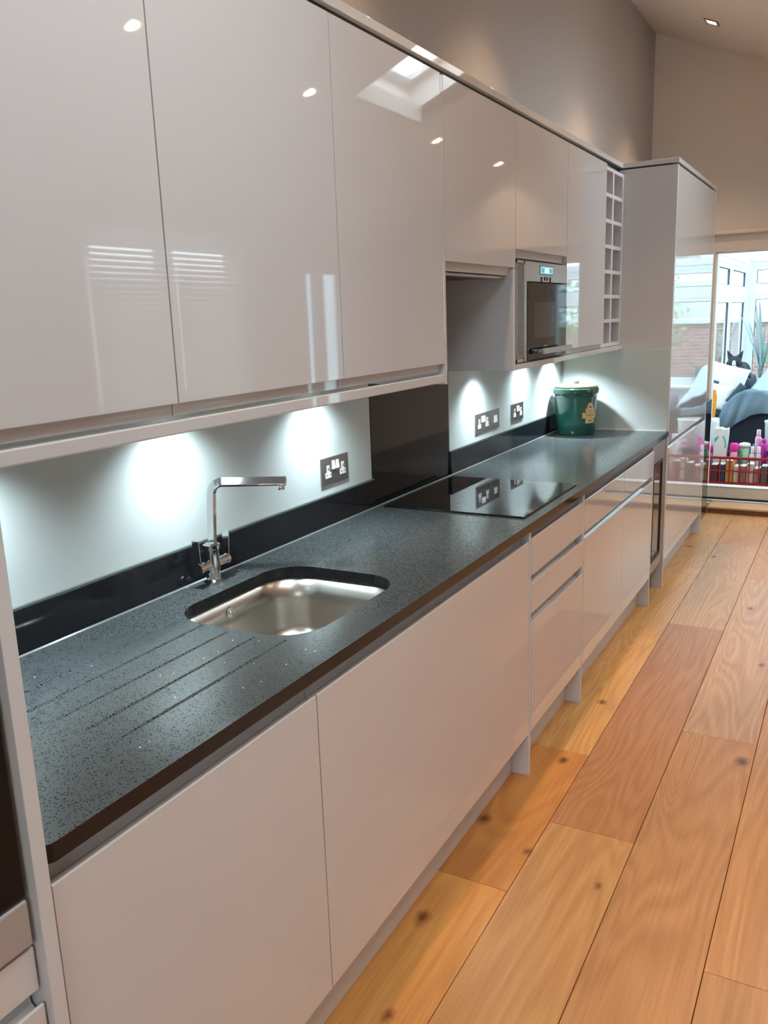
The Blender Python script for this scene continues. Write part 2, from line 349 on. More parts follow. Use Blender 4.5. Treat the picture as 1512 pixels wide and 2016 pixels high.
def window(name, plane, c, a0, a1, z0, z1, t=.06, fr=.05, splits=(), transom=None, glass='pane', mat_=None):
    """upvc window in the plane x=c or y=c running a0..a1; splits are mullion positions"""
    def bx(u0, u1, v0, v1, d0=0., d1=t):
        return B(c+d0, c+d1, u0, u1, v0, v1) if plane == 'x' else B(u0, u1, c+d0, c+d1, v0, v1)
    m_ = mat_ or M['pvc']
    root = struct(name, bx(a0, a1, z0, z0+fr), m_, bev=.004)
    zs = [z0+fr, z1-fr] if transom is None else [z0+fr, transom[0], transom[1], z1-fr]
    link('frame_head', bx(a0, a1, z1-fr, z1), m_, root, bev=.004)
    us = [a0+fr]
    for s in splits: us += [s-fr/2, s+fr/2]
    us.append(a1-fr)
    link('frame_side', bx(a0, a0+fr, z0+fr, z1-fr), m_, root); link('frame_side', bx(a1-fr, a1, z0+fr, z1-fr), m_, root)
    for s in splits: link('mullion', bx(s-fr/2, s+fr/2, z0+fr, z1-fr), m_, root, bev=.004)
    if transom: link('transom', bx(a0+fr, a1-fr, transom[0], transom[1], .001, t-.001), m_, root)
    for i in range(0, len(us), 2):
        for k in range(0, len(zs), 2):
            p, q, r_, s = us[i], us[i+1], zs[k], zs[k+1]
            if q-p < .12 or s-r_ < .12: sa = .02
            else: sa = .045
            link('sash', bx(p, q, r_, r_+sa, .008, t-.008), m_, root); link('sash', bx(p, q, s-sa, s, .008, t-.008), m_, root)
            link('sash', bx(p, p+sa, r_+sa, s-sa, .008, t-.008), m_, root); link('sash', bx(q-sa, q, r_+sa, s-sa, .008, t-.008), m_, root)
            g = .006
            bm = BM()
            for (e0, e1, f0, f1) in ((p+sa, p+sa+g, r_+sa, s-sa), (q-sa-g, q-sa, r_+sa, s-sa), (p+sa, q-sa, s-sa-g, s-sa), (p+sa, q-sa, r_+sa, r_+sa+g)):
                if plane == 'x': box(bm, c+.02, c+t-.02, e0, e1, f0, f1)
                else: box(bm, e0, e1, c+.02, c+t-.02, f0, f1)
            link('gasket', bm, M['gasket'], root)
            link('pane', bx(p+sa, q-sa, r_+sa, s-sa, t/2-.003, t/2+.003), M[glass], root)
    return root
window('added_window_7', 'y', YB-.09, VX0, VX1, VZ0, VZ1, splits=(1.85,))  # unseen rear window, added to bring daylight onto the upper doors
window('window_2', 'x', XR+.05, WY0, WY1, WZ0, WZ1, splits=(4.08,))
bl = thing('venetian_blind', 'white slatted venetian blind hanging in the side window opposite the wall cupboards', 'blind', (XR-.02, 4.08, WZ1))
link('head_rail', B(XR-.045, XR-.002, WY0-.02, WY1+.02, WZ1-.03, WZ1+.02), M['white'], bl)
z = WZ1-.045; k = 0
while z > WZ0+.03:
    gap = max(.0, .014-.0017*k)
    for (y0, y1) in ((WY0, 4.077), (4.083, WY1)):
        link('slat', prism([(XR-.028, z-.034+gap), (XR-.018, z), (XR-.0168, z-.0003), (XR-.0268, z-.0343+gap)], 1, y0, y1), M['white'], bl)
    z -= .0335; k += 1
dw = window('door_2', 'x', XR+.04, DY0, DY1, .02, DZ1, splits=(5.86,), glass='dim_tint')
# skirting, step and opening trim
struct('baseboard_right', B(XR-.015, XR, YB, DY0, 0, .12), M['whitep'])
struct('baseboard_back', B(0, XR, YB, YB+.015, 0, .11), M['whitep'])
st = struct('trim_1', B(.555, 2.6, 6.60, YE, .0, .034), mat('dark_oak_riser', (.16, .065, .03), .4), bev=.003)
link('step_nosing', B(.555, 2.6, 6.592, YE, .034, .052), mottled('oak_threshold', (.52, .30, .14), (.58, .35, .18), 9., .35), st, bev=.006)
struct('trim_2', B(.42, 2.6, YE-.035, YE, 2.075, 2.105), M['cream'], bev=.008)
# sliding door frame in the opening
dr = struct('door_1', B(OX0, OX1, YE+.05, YE+.13, .065, .155), mottled('ivory_upvc', (.66, .60, .54), (.70, .64, .58), 3., .35), bev=.01)
link('frame_head', B(OX0, OX1, YE+.05, YE+.13, OZ1-.012, OZ1), M['pvc'], dr)
link('frame_jamb', B(OX0, OX0+.012, YE+.02, YE+.13, .155, OZ1-.012), M['pvc'], dr)
link('frame_jamb', B(OX1-.05, OX1, YE+.05, YE+.13, .155, OZ1-.012), M['pvc'], dr)
link('rail_cap', B(OX0+.012, OX1-.05, YE+.045, YE+.135, .155, .163), M['pvc'], dr, bev=.002)
link('gap_strip', B(OX0, OX1, YE+.05, YE+.11, .053, .066), M['black'], dr)  # black strip filling the gap under the bottom frame

# ------------------------------------------------------------------ cabinet helpers
XB, XW = .605, .355
def jdoor(F, y0, y1, z0, z1, up=True, t=.022, rail=.030):
    """handleless slab: front lip, scooped channel, tongue running up (or down) behind the neighbour"""
    s = 1 if up else -1
    a, b_ = (z0, z1) if up else (z1, z0)       # a = plain edge, b = lip edge
    pts = [(F-t, a), (F, a), (F, b_-s*.0015), (F-.0015, b_), (F-.004, b_), (F-.0065, b_-s*.006), (F-.012, b_-s*.014), (F-.020, b_-s*.016), (F-.027, b_-s*.010), (F-.029, b_), (F-.029, b_+s*rail), (F-.040, b_+s*rail), (F-.040, a)]
    pts = [(F-.040, a)]+pts[1:-1]
    if not up: pts = [(F-.036, z1), (F, z1), (F, z0+.0015), (F-.0015, z0), (F-.004, z0), (F-.0055, z0+.005), (F-.009, z0+.010), (F-.014, z0+.010), (F-.0175, z0+.005), (F-.018, z0-.002), (F-.018, z0-rail), (F-.036, z0-rail)]
    return prism(pts, 1, y0, y1)
def flat(F, y0, y1, z0, z1, t=.022): return B(F-t, F, y0, y1, z0, z1)
G = .0018
def carcass(root, x1, y0, y1, z0, z1):
    link('carcass', B(.004, x1, y0+.001, y1-.001, z0, z1), M['inner'], root)

# base run ---------------------------------------------------------
bc = thing('base_cabinet', 'light grey base cupboard at the near left end, under the draining grooves', 'cabinet', (.3, .74, 0))
link('carcass', B(.004, .555, .43, 1.058, .15, .66), M['inner'], bc)
link('door', jdoor(XB, .419, 1.0605-G, .159, .836, rail=.034), M['gloss'], bc)
link('plinth', B(.50, .543, .412, 1.0605, 0, .158), M['satin'], bc)
bc = thing('base_cabinet', 'widest light grey base cupboard, single broad door below the sink and tap', 'cabinet', (.3, 1.69, 0))
link('carcass', B(.004, .555, 1.062, 2.31, .15, .66), M['inner'], bc)
link('door', jdoor(XB, 1.0605+G, 2.312, .159, .836, rail=.034), M['gloss'], bc)
link('plinth', B(.50, .543, 1.0605, 2.316, 0, .158), M['satin'], bc)
link('end_panel', B(.004, XB, 2.318, 2.336, 0, .869), M['satin'], bc, bev=.0012)

bc = thing('drawer_cabinet', 'light grey cabinet of three stacked drawers below the hob', 'cabinet', (.3, 2.65, 0))
link('carcass', B(.004, .555, 2.339, 2.94, .15, .865), M['inner'], bc)
D0, D1 = 2.341, 2.938
link('drawer', jdoor(XB, D0, D1, .716, .840, rail=.028), M['gloss'], bc)
link('drawer', jdoor(XB, D0, D1, .584, .685, rail=.030), M['gloss'], bc)
link('drawer', jdoor(XB, D0, D1, .159, .551, rail=.032), M['gloss'], bc)
link('plinth', B(.50, .543, 2.338, 2.942, 0, .158), M['satin'], bc)
link('end_panel', B(.004, XB, 2.942, 2.960, 0, .869), M['satin'], bc, bev=.0012)
for (y0, y1, la) in ((2.962, 3.606, 'light grey base unit with drawer over door, directly right of the three drawer stack'), (3.606, 4.232, 'light grey base unit with drawer over door, beside the wine cooler')):
    bc = thing('base_cabinet', la, 'cabinet', (.3, (y0+y1)/2, 0))
    link('carcass', B(.004, .555, y0+.001, y1-.001, .15, .865), M['inner'], bc)
    link('drawer', jdoor(XB, y0+G, y1-G, .713, .840, rail=.028), M['gloss'], bc)
    link('door', jdoor(XB, y0+G, y1-G, .159, .684, rail=.028), M['gloss'], bc)
    link('plinth', B(.50, .543, y0, y1, 0, .158), M['satin'], bc)
    if y1 > 4: link('end_panel', B(.004, XB, 4.234, 4.252, 0, .869), M['satin'], bc, bev=.0012)
# wine cooler
M['brown_steel'] = mottled('brown_tint_steel', (.30, .25, .23), (.34, .28, .26), 20., .28, metal=.7)  # brown in the steel stands in for the floor mirrored in the wine cooler
wc = thing('wine_cooler', 'slim built-in wine cooler with dark glass door between base unit and tall cupboard', 'wine cooler', (.3, 4.42, 0))
link('body', B(.02, .565, 4.256, 4.576, .16, .868), M['black'], wc)
bm = BM(); F0, F1 = .57, .602
box(bm, F0, F1, 4.257, 4.277, .165, .865); box(bm, F0, F1, 4.50, 4.576, .165, .865); box(bm, F0, F1, 4.277, 4.50, .765, .865); box(bm, F0, F1, 4.277, 4.50, .165, .225)
link('door', bm, M['brown_steel'], wc)
bm = BM(); box(bm, .58, .604, 4.277, 4.500, .748, .765); box(bm, .58, .604, 4.277, 4.500, .225, .242); box(bm, .58, .604, 4.492, 4.500, .242, .748); box(bm, .58, .604, 4.277, 4.284, .242, .748)
link('door_gasket', bm, M['black'], wc)
link('door_glass', B(.575, .597, 4.284, 4.492, .242, .748), mat('smoked_glass', (.10, .085, .075), .05, spec=.9), wc)
link('toe_grille', B(.50, .545, 4.256, 4.576, 0, .155), M['black'], wc)
# tall unit
YT = 4.58
tu = thing('tall_cabinet', 'tall glossy light grey larder cabinet at the far end of the run', 'cabinet', (.3, 5.25, 0))
link('carcass', B(.004, .565, 4.60, 5.90, .15, 2.27), M['inner'], tu)
link('side_panel', B(.004, .609, YT, YT+.018, 0, 2.276), M['satin'], tu, bev=.0012)
link('side_panel', B(.004, .609, 5.902, 5.92, 0, 2.276), M['satin'], tu, bev=.0012)
link('door', jdoor(.609, YT+.020, 5.900, .159, .806, rail=.026), M['gloss'], tu)
link('door', flat(.609, YT+.020, 5.900, .835, 2.273), M['gloss'], tu, bev=.0012)
link('plinth', B(.50, .546, YT+.018, 5.902, 0, .158), M['satin'], tu)
bc_ = solo('end_unit', 'low black glossy unit standing beyond the tall grey larder', 'cabinet', B(.004, .552, 5.925, 6.588, 0, .882), mat('black_gloss_lacquer', (.012, .012, .015), .05, spec=.7), (.28, 6.25, 0), bev=.002)

# tall oven housing at the left border
oh = thing('oven_housing', 'tall grey oven housing cut off by the left edge of the picture', 'cabinet', (.3, .1, 0))
link('side_panel', B(.004, .617, .387, .409, 0, 2.276), M['satin'], oh, bev=.0012)
link('side_panel', B(.004, .605, -.235, -.217, 0, 2.276), M['satin'], oh)
link('carcass', B(.004, .54, -.215, .385, .15, 2.27), M['inner'], oh)
link('drawer', jdoor(.605, -.213, .383, .159, .682, rail=.020), M['gloss'], oh)
link('rail', B(.56, .600, -.213, .383, .703, .768), M['gloss'], oh, bev=.0015)
link('door', flat(.605, -.213, .383, 1.50, 2.262), M['gloss'], oh, bev=.0012)
link('plinth', B(.50, .543, -.235, .387, 0, .158), M['satin'], oh)
ov = thing('oven', 'black glass built-in oven with steel lower trim at the left edge', 'oven', (.3, .085, .77))
link('body', B(.541, .578, -.205, .375, .775, 1.49), M['black'], ov)
link('door_glass', B(.578, .604, -.210, .380, .846, 1.36), M['blackglass'], ov, bev=.002)
link('steel_trim', B(.578, .606, -.210, .380, .776, .842), mottled('satin_trim', (.42, .39, .38), (.46, .43, .42), 20., .5, metal=.35), ov, bev=.003)
link('control_panel', B(.578, .604, -.210, .380, 1.365, 1.485), M['blackglass'], ov, bev=.002)
bm = BM(); tube(bm, [(.64, -.15, 1.325), (.64, .32, 1.325)], .010, 12); tube(bm, [(.600, -.12, 1.325), (.64, -.12, 1.325)], .007, 8); tube(bm, [(.600, .29, 1.325), (.64, .29, 1.325)], .007, 8)
link('handle', bm, M['steel'], ov, smooth=True)

# ------------------------------------------------------------------ worktop
def worktop():
    bm = BM(); T0, T1 = .872, .900
    outer = [(.0, .412), (.598, .412)] + [(.598+.015*math.sin(R(a)), .427-.015*math.cos(R(a))) for a in (15, 30, 45, 60, 75, 90)] + [(.613, 4.578), (.0, 4.578)]
    hole = rrect(.13, .508, 1.155, 1.63, .105, 10)
    def loop(pts, z): return [bm.verts.new((x, y, z)) for x, y in pts]
    def edges(l): return [bm.edges.new((l[i], l[(i+1) % len(l)])) for i in range(len(l))]
    to, th = loop(outer, T1), loop(hole, T1)
    E_ = edges(to)+edges(th)
    gro = []
    for (xa, ya, xb, yb) in ((.176, .47, .180, 1.160), (.252, .672, .248, 1.16), (.326, .676, .327, 1.15), (.403, .672, .402, 1.148), (.478, .672, .475, 1.162)):
        hw = .0045; l = loop([(xa-hw, ya), (xa+hw, ya), (xb+hw, yb-.012), (xb-hw, yb-.012)], T1); E_ += edges(l); gro.append(l)
    bmesh.ops.triangle_fill(bm, use_beauty=True, use_dissolve=False, edges=E_)
    def inside(p):
        x, y = p.x, p.y
        if .13 < x < .508 and 1.155 < y < 1.63:
            cx = min(max(x, .235), .403); cy = min(max(y, 1.26), 1.525)
            if (x-cx)**2+(y-cy)**2 < .1049**2: return True
        for l in gro:
            if l[0].co.x < x < max(l[1].co.x, l[2].co.x) and l[0].co.y+1e-5 < y < l[3].co.y-1e-5 and all(v in l for v in []): return True
        return False
    kill = [f for f in bm.faces if inside(f.calc_center_median()) or any(all(v in l for v in f.verts) for l in gro)]
    bmesh.ops.delete(bm, geom=kill, context='FACES_ONLY')
    for l in gro:                                     # V-shaped drainer grooves
        m0 = bm.verts.new(((l[0].co+l[1].co)/2)+Vector((0, .008, -.0035))); m1 = bm.verts.new(((l[2].co+l[3].co)/2)+Vector((0, -.004, -.0035)))
        bm.faces.new((l[0], l[1], m0)); bm.faces.new((l[2], l[3], m1)); bm.faces.new((l[1], l[2], m1, m0)); bm.faces.new((l[3], l[0], m0, m1))
    bo, bh = loop(outer, T0), loop(hole, T0)
    for a, b_ in ((to, bo), (th, bh)):
        for i in range(len(a)):
            j = (i+1) % len(a); bm.faces.new((a[i], a[j], b_[j], b_[i]))
    bmesh.ops.triangle_fill(bm, use_beauty=True, edges=edges_of(bm, bo)+edges_of(bm, bh))
    kill = [f for f in bm.faces if all(abs(v.co.z-T0) < 1e-5 for v in f.verts) and inside(f.calc_center_median())]
    bmesh.ops.delete(bm, geom=kill, context='FACES_ONLY')
    bmesh.ops.recalc_face_normals(bm, faces=bm.faces)
    for f in bm.faces: f.material_index = 0 if abs(f.normal.z) > .5 else 1  # edge faces take the copy darkened for shade
    return bm
def edges_of(bm, l): return [bm.edges.get((l[i], l[(i+1) % len(l)])) or bm.edges.new((l[i], l[(i+1) % len(l)])) for i in range(len(l))]
wt = solo('worktop', 'long speckled black quartz worktop with a rounded near corner and drainer grooves', 'worktop', worktop(), [M['quartz'], M['quartz_shaded']], (.3, 2.5, .872))
us_ = solo('upstand', 'low black quartz upstand behind the sink, left of the dark splashback', 'upstand', B(.0005, .020, .412, 2.351, .901, .998), M['quartz_shaded'], (.01, 1.4, .9), bev=.001)
solo('upstand', 'low black quartz upstand behind the hob end and green jar', 'upstand', B(.0005, .020, 3.013, 4.575, .901, .998), M['quartz_shaded'], (.01, 3.8, .9), bev=.001)
solo('splashback', 'tall black quartz splashback panel rising behind the hob to the extractor', 'splashback', B(.0005, .0105, 2.353, 3.011, .901, 1.70), M['quartz_shaded'], (.01, 2.68, .9), bev=.001)
def glass_panel(label, a, loc):
    t = thing('glass_splashback', label, 'splashback', loc)
    link('painted_glass', B(*a), M['splash'], t, bev=.0008)
    return t
g = glass_panel('pale mint glass splashback behind the tap, under the three big wall doors', (.0005, .010, .412, 2.349, 1.0, 1.40), (.005, 1.4, 1.0))
link('edge_strip', B(.0102, .019, .415, 2.349, .9985, 1.0035), M['glass_edge'], g)
glass_panel('pale mint glass splashback behind the hob sockets, under the microwave', (.0005, .010, 3.014, 4.568, .999, 1.40), (.005, 3.8, 1.0))
glass_panel('pale mint glass panel on the side of the tall cabinet behind the jar', (.021, .603, 4.571, 4.579, .9015, 1.342), (.3, 4.575, .9))
solo('sealant_bead', 'thin pale sealant line where worktop meets upstand and splashback', 'sealant', prism([(.0202, .9002), (.0235, .9002), (.0202, .9032)], 1, .412, 4.565), mat('silicone', (.16, .17, .17), .2), (.02, 2.5, .9))
solo('sealant_bead', 'thin pale sealant line under the mint glass panel on the tall cabinet side', 'sealant', B(.021, .60, 4.565, 4.571, .900, .9045), M['white'], (.3, 4.568, .9))

# sink ---------------------------------------------------------------
sk = thing('sink', 'stainless steel undermount sink bowl set in the black worktop', 'sink', (.32, 1.39, .70))
def ringpts(grow, z, r): return [(x, y, z) for x, y in rrect(.124-grow, .514+grow, 1.149-grow, 1.636+grow, r, 10)]
bm = BM(); secs = [ringpts(.012, .8705, .12), ringpts(.0, .8705, .11), ringpts(-.004, .80, .105), ringpts(-.008, .73, .10), ringpts(-.020, .705, .095), ringpts(-.045, .692, .08), ringpts(-.12, .687, .06)]
rr_ = [[bm.verts.new(p) for p in s] for s in secs]
for a, b_ in zip(rr_, rr_[1:]):
    for i in range(len(a)): bm.faces.new((a[i], a[(i+1) % len(a)], b_[(i+1) % len(a)], b_[i]))
bm.faces.new(rr_[-1]); bmesh.ops.recalc_face_normals(bm, faces=bm.faces)
for f in bm.faces:
    f.smooth = True
    if f.calc_center_median().z < .69 and f.normal.z < 0: bmesh.ops.reverse_faces(bm, faces=bm.faces); break
o = link('bowl', bm, M['sinksteel'], sk); md = o.modifiers.new('s', 'SOLIDIFY'); md.thickness = .0012; md.offset = -1
link('waste', lathe(BM(), [(0, .694), (.018, .694), (.022, .690), (.040, .690), (.044, .688), (.044, .6875)], 24, (.32, 1.39)), M['chrome'], sk, smooth=True)
ovf = BM()
def disc_x(bm, x, cy, z, prof, n=24):
    rings = [[bm.verts.new((x+dx, cy+r*math.cos(2*math.pi*i/n), z+r*math.sin(2*math.pi*i/n))) for i in range(n)] for r, dx in prof]
    for a, b_ in zip(rings, rings[1:]):
        for i in range(n): bm.faces.new((a[i], a[(i+1) % n], b_[(i+1) % n], b_[i]))
    bm.faces.new(rings[-1]); bmesh.ops.recalc_face_normals(bm, faces=bm.faces); return bm
link('overflow', disc_x(ovf, .1265, 1.388, .834, [(.015, .0), (.015, .004), (.012, .0055), (.009, .002), (.005, .002), (.005, .005), (.002, .006)]), M['chrome'], sk, smooth=True)

# tap ------------------------------------------------------------------
tp = thing('tap', 'chrome mixer tap with flat square swan neck and two paddle levers', 'tap', (.066, 1.405, .9))
link('base', lathe(BM(), [(0, .9), (.026, .9), (.026, .905), (.022, .909), (.0185, .912), (.0185, .992), (.022, .994), (.022, 1.004), (.016, 1.008), (0, 1.008)], 32, (.066, 1.408)), M['chrome'], tp, smooth=False)
pth = [(.066, 1.412, .995), (.066, 1.416, 1.06), (.066, 1.424, 1.135)]
dv = Vector((.16, .085, -.002)).normalized()
c0 = Vector((.066, 1.425, 1.135))
for a in (15, 35, 55, 75, 90): pth.append(tuple(c0+dv*.028*(1-math.cos(R(a)))+Vector((0, 0, .028*math.sin(R(a))))))
pth += [tuple(Vector(pth[-1])+dv*.06), tuple(Vector(pth[-1])+dv*.165)]
link('spout', tube(BM(), pth, 1, sq=(.022, .012)), M['chrome'], tp, bev=.0015)
tip = Vector(pth[-1])-dv*.014
link('aerator', lathe(BM(), [(0, tip.z-.022), (.0085, tip.z-.022), (.0095, tip.z-.018), (.0095, tip.z-.004), (0, tip.z-.004)], 20, (tip.x, tip.y)), M['chrome'], tp, smooth=True)
for s in (-1, 1):
    y0 = 1.408+s*.015; y1 = 1.408+s*.058; zc = .952
    lv = link('valve', tube(BM(), [(.066, y0, zc), (.066, y1-s*.012, zc), (.066, y1-s*.012, zc), (.066, y1, zc)], [.0125, .0125, .0145, .0145], 20), M['chrome'], tp)
    bm = BM(); tube(bm, [(.066, y1-s*.004, zc+.006), (.066, y1+s*.002, zc+.075)], 1, sq=(.022, .004))
    link('lever', bm, M['chrome'], lv, bev=.001)

# hob --------------------------------------------------------------------
hb = thing('hob', 'flat black glass hob set on the worktop over the drawers', 'hob', (.31, 2.66, .9))
link('glass_top', B(.047, .572, 2.362, 2.962, .9005, .906), M['hobglass'], hb, bev=.0015)
mk = mat('hob_marking', (.10, .10, .11), .3)
for (cx, cy, r_) in ((.20, 2.52, .09), (.20, 2.80, .075), (.42, 2.52, .075), (.42, 2.80, .09)):
    bm = BM(); n = 48
    a = [bm.verts.new((cx+r_*math.cos(2*math.pi*i/n), cy+r_*math.sin(2*math.pi*i/n), .9062)) for i in range(n)]; c = [bm.verts.new((cx+(r_-.0015)*math.cos(2*math.pi*i/n), cy+(r_-.0015)*math.sin(2*math.pi*i/n), .9062)) for i in range(n)]
    for i in range(n): bm.faces.new((a[i], a[(i+1) % n], c[(i+1) % n], c[i]))
    link('cooking_zone', bm, M['hobglass'], hb)

# sockets -------------------------------------------------------------------
def socket(label, y0, y1, z0, z1, kind='double'):
    t = thing('wall_socket' if kind == 'double' else 'wall_switch', label, 'socket' if kind == 'double' else 'switch', (.01, (y0+y1)/2, (z0+z1)/2))
    link('face_plate', B(.0102, .0155, y0, y1, z0, z1), M['plate'], t, bev=.0015)
    h = z1-z0; cy = (y0+y1)/2; W = y1-y0
    if kind == 'double':
        for s in (-1, 1):
            c = cy+s*W*.27; zz = z0+h*.36
            ins = link('outlet_insert', prism([(c-.0165, zz-.010), (c+.0165, zz-.010), (c+.0165, zz+.008), (c+.007, zz+.008), (c+.007, zz+.031), (c-.007, zz+.031), (c-.007, zz+.008), (c-.0165, zz+.008)], 0, .0155, .0172), M['white'], t)
            for (a0, a1, b0, b1) in ((c-.0025, c+.0025, zz+.014, zz+.024), (c-.0125, c-.0065, zz-.002, zz+.002), (c+.0065, c+.0125, zz-.002, zz+.002)): link('pin_hole', B(.0172, .0176, a0, a1, b0, b1), M['black'], ins)
            link('rocker', prism([(.0155, z1-h*.48), (.021, z1-h*.46), (.0175, z1-h*.16), (.0155, z1-h*.15)], 1, cy+s*.012-.0065, cy+s*.012+.0065), M['white'], t)
    else:
        for s in (-1, 0, 1):
            link('rocker', prism([(.0155, z0+h*.30), (.020, z0+h*.33), (.0172, z0+h*.66), (.0155, z0+h*.68)], 1, cy+s*.0125-.005, cy+s*.0125+.005), M['white'], t)
    return t
socket('double wall socket with dark plate on the splashback near the sink', 2.018, 2.184, 1.036, 1.124)
socket('double wall socket above the hob, leftmost of the far group', 3.29, 3.464, 1.034, 1.122)
socket('small triple switch plate just right of the hob socket', 3.476, 3.580, 1.034, 1.122, 'switch')
socket('double wall socket left of the green jar', 3.748, 3.914, 1.034, 1.120)

# jar ---------------------------------------------------------------------
JX, JY, JR = .150, 4.385, .112
jr = thing('bread_crock', 'dark green lidded crock with a gold label in the worktop corner', 'jar', (JX, JY, .9))
green = mottled('green_glaze', (.012, .078, .056), (.016, .092, .066), 4., .12, coat=.5)
link('body', lathe(BM(), [(0, .9005), (JR-.010, .9005), (JR-.006, .904), (JR-.001, .99), (JR+.002, 1.10), (JR+.003, 1.118), (JR+.010, 1.121), (JR+.012, 1.128), (JR+.012, 1.145), (JR+.008, 1.152), (JR+.001, 1.153), (JR-.006, 1.150), (JR-.008, 1.13), (0, 1.13)], 64, (JX, JY)), green, jr, smooth=True)
lid = link('lid', lathe(BM(), [(0, 1.151), (JR-.004, 1.151), (JR+.003, 1.154), (JR+.004, 1.160), (JR-.002, 1.167), (.03, 1.171), (0, 1.171)], 64, (JX, JY)), mottled('beech_lid', (.62, .46, .24), (.68, .52, .29), 14., .4), jr, smooth=True)
link('lid_knob', lathe(BM(), [(0, 1.170), (.014, 1.170), (.012, 1.178), (.020, 1.186), (.018, 1.194), (0, 1.197)], 32, (JX, JY)), M['white'], lid, smooth=True)
TH = R(-31)
def on_jar(off):
    def f(u, v):
        z = 1.015+v; r_ = JR-.001+(z-.99)*.027+off; t = TH+u/JR
        return (JX+r_*math.cos(t), JY+r_*math.sin(t), z)
    return f
def curved(poly, off):
    """outline in (u, v) on the jar: strip-triangulated, then wrapped"""
    bm = BM(); vs = [bm.verts.new((u, v, 0)) for u, v in poly]; f = bm.faces.new(vs)
    xs = [i*.004 for i in range(-14, 15)]
    for x_ in xs: bmesh.ops.bisect_plane(bm, geom=bm.verts[:]+bm.edges[:]+bm.faces[:], plane_co=(x_+.0013, 0, 0), plane_no=(1, 0, 0))
    bmesh.ops.triangulate(bm, faces=bm.faces)
    fn = on_jar(off)
    for v in bm.verts: v.co = fn(v.co.x, v.co.y)
    return bm
def crest(k):
    top = [(math.cos(R(a))*(.021-k), .036+math.sin(R(a))*(.026-k)) for a in range(0, 181, 15)]
    return [(-.030+k, -.050+k), (.030-k, -.050+k), (.030-k, -.022-k*0), (.048-k, -.022+k), (.048-k, .010-k), (.030-k, .010-k*0), (.030-k, .030-k), (.021-k, .030-k)] + top + [(-.021+k, .030-k), (-.030+k, .030-k), (-.030+k, .010), (-.048+k, .010-k), (-.048+k, -.022+k), (-.030+k, -.022)]
gold = mat('gold_label', (.66, .44, .20), .4); ink = mat('brown_print', (.13, .06, .015), .6)
lb = link('label', curved(crest(0), .0006), gold, jr)
link('label_outline', curved(crest(.003), .0009), ink, lb); link('label_field', curved(crest(.0045), .0012), gold, lb)
for (a, b_, c, d) in ((-.046, .046, .0085, .0105), (-.046, .046, -.0215, -.0235)): link('label_rule', curved([(a, c), (b_, c), (b_, d), (a, d)], .0015), ink, lb)
text('lettering', 'PAIN', .027, lb, ink, lambda u, v: on_jar(.0016)(u*1.15, v-.0065))
link('label_emblem', curved([(.009*math.cos(R(a)), .040+.008*math.sin(R(a))*(1 if math.sin(R(a)) < 0 else .55)) for a in range(0, 360, 30)], .0015), ink, lb)
link('label_flourish', curved([(-.018, -.036), (-.008, -.032), (.004, -.033), (.016, -.030), (.018, -.036), (.004, -.040), (-.010, -.038)], .0015), ink, lb)
link('label_flourish', curved([(-.017, .016), (0, .019), (.017, .020), (.015, .024), (0, .0225), (-.015, .0195)], .0015), ink, lb)

# ------------------------------------------------------------------ wall cabinets
ZT = 2.25
cl = thing('wall_cabinet', '', 'cabinet'); bpy.data.objects.remove(cl)
for (y0, y1, la) in ((.410, 1.0165, 'tall glossy light grey wall cupboard, leftmost, cut by the picture edge'), (1.0165, 1.6264, 'tall glossy light grey wall cupboard above the tap, second from the left'), (1.6264, 2.2365, 'tall glossy light grey wall cupboard left of the extractor gap, reflecting the skylight')):
    t = thing('wall_cabinet', la, 'cabinet', (.17, (y0+y1)/2, 1.38))
    carcass(t, .314, y0, y1, 1.40, ZT-.005)
    link('door', jdoor(XW, y0+G, y1-G, 1.410, ZT, up=False, rail=.024), M['gloss'], t)
    if y1 > 2: link('end_panel', B(.0105, XW, 2.2375, 2.2535, 1.346, ZT-.004), M['gloss'], t, bev=.001)
t = thing('wall_cabinet', 'shorter glossy wall cupboard over the hob holding the extractor', 'cabinet', (.17, 2.55, 1.72))
carcass(t, .314, 2.255, 2.846, 1.722, ZT-.005)
link('door', jdoor(XW, 2.2545+G, 2.8735-G, 1.721, ZT, up=False, rail=.027), M['gloss'], t)
ex = thing('extractor', 'slim steel built-in extractor tucked under the short wall cupboard', 'extractor', (.17, 2.55, 1.69))
link('body', B(.03, .30, 2.262, 2.842, 1.690, 1.7215), M['steel'], ex)
link('visor', B(.300, .330, 2.262, 2.800, 1.682, 1.691), M['steel'], ex, bev=.002)
for k in range(2): link('filter', B(.06, .28, 2.28+k*.28, 2.54+k*.28, 1.686, 1.690), mottled('filter_mesh', (.10, .10, .10), (.25, .25, .25), 400., .5, metal=.6), ex)
t = thing('wall_cabinet', 'wall cupboard housing the microwave, with a short door on top', 'cabinet', (.17, 3.19, 1.36))
link('side_panel', B(.0105, XW, 2.8465, 2.8725, 1.346, 1.718), M['satin'], t, bev=.001)
link('side_panel', B(.004, .330, 2.8465, 2.8725, 1.722, ZT-.004), M['inner'], t)
link('carcass', B(.004, .314, 2.8735, 3.500, 1.758, ZT-.005), M['inner'], t)
link('shelf', B(.011, .33, 2.8735, 3.508, 1.356, 1.369), M['satin'], t)
link('door', jdoor(XW, 2.875+G, 3.508-G, 1.788, ZT, up=False, rail=.028), M['gloss'], t)
link('side_panel', B(.011, .330, 3.5025, 3.508, 1.37, 1.757), M['satin'], t)
t = thing('wall_cabinet', 'narrow glossy wall cupboard between microwave and wine rack', 'cabinet', (.17, 3.83, 1.38))
carcass(t, .314, 3.511, 4.165, 1.40, ZT-.005)
link('door', jdoor(XW, 3.510+G, 4.148, 1.394, ZT, up=False, rail=.022), M['gloss'], t)
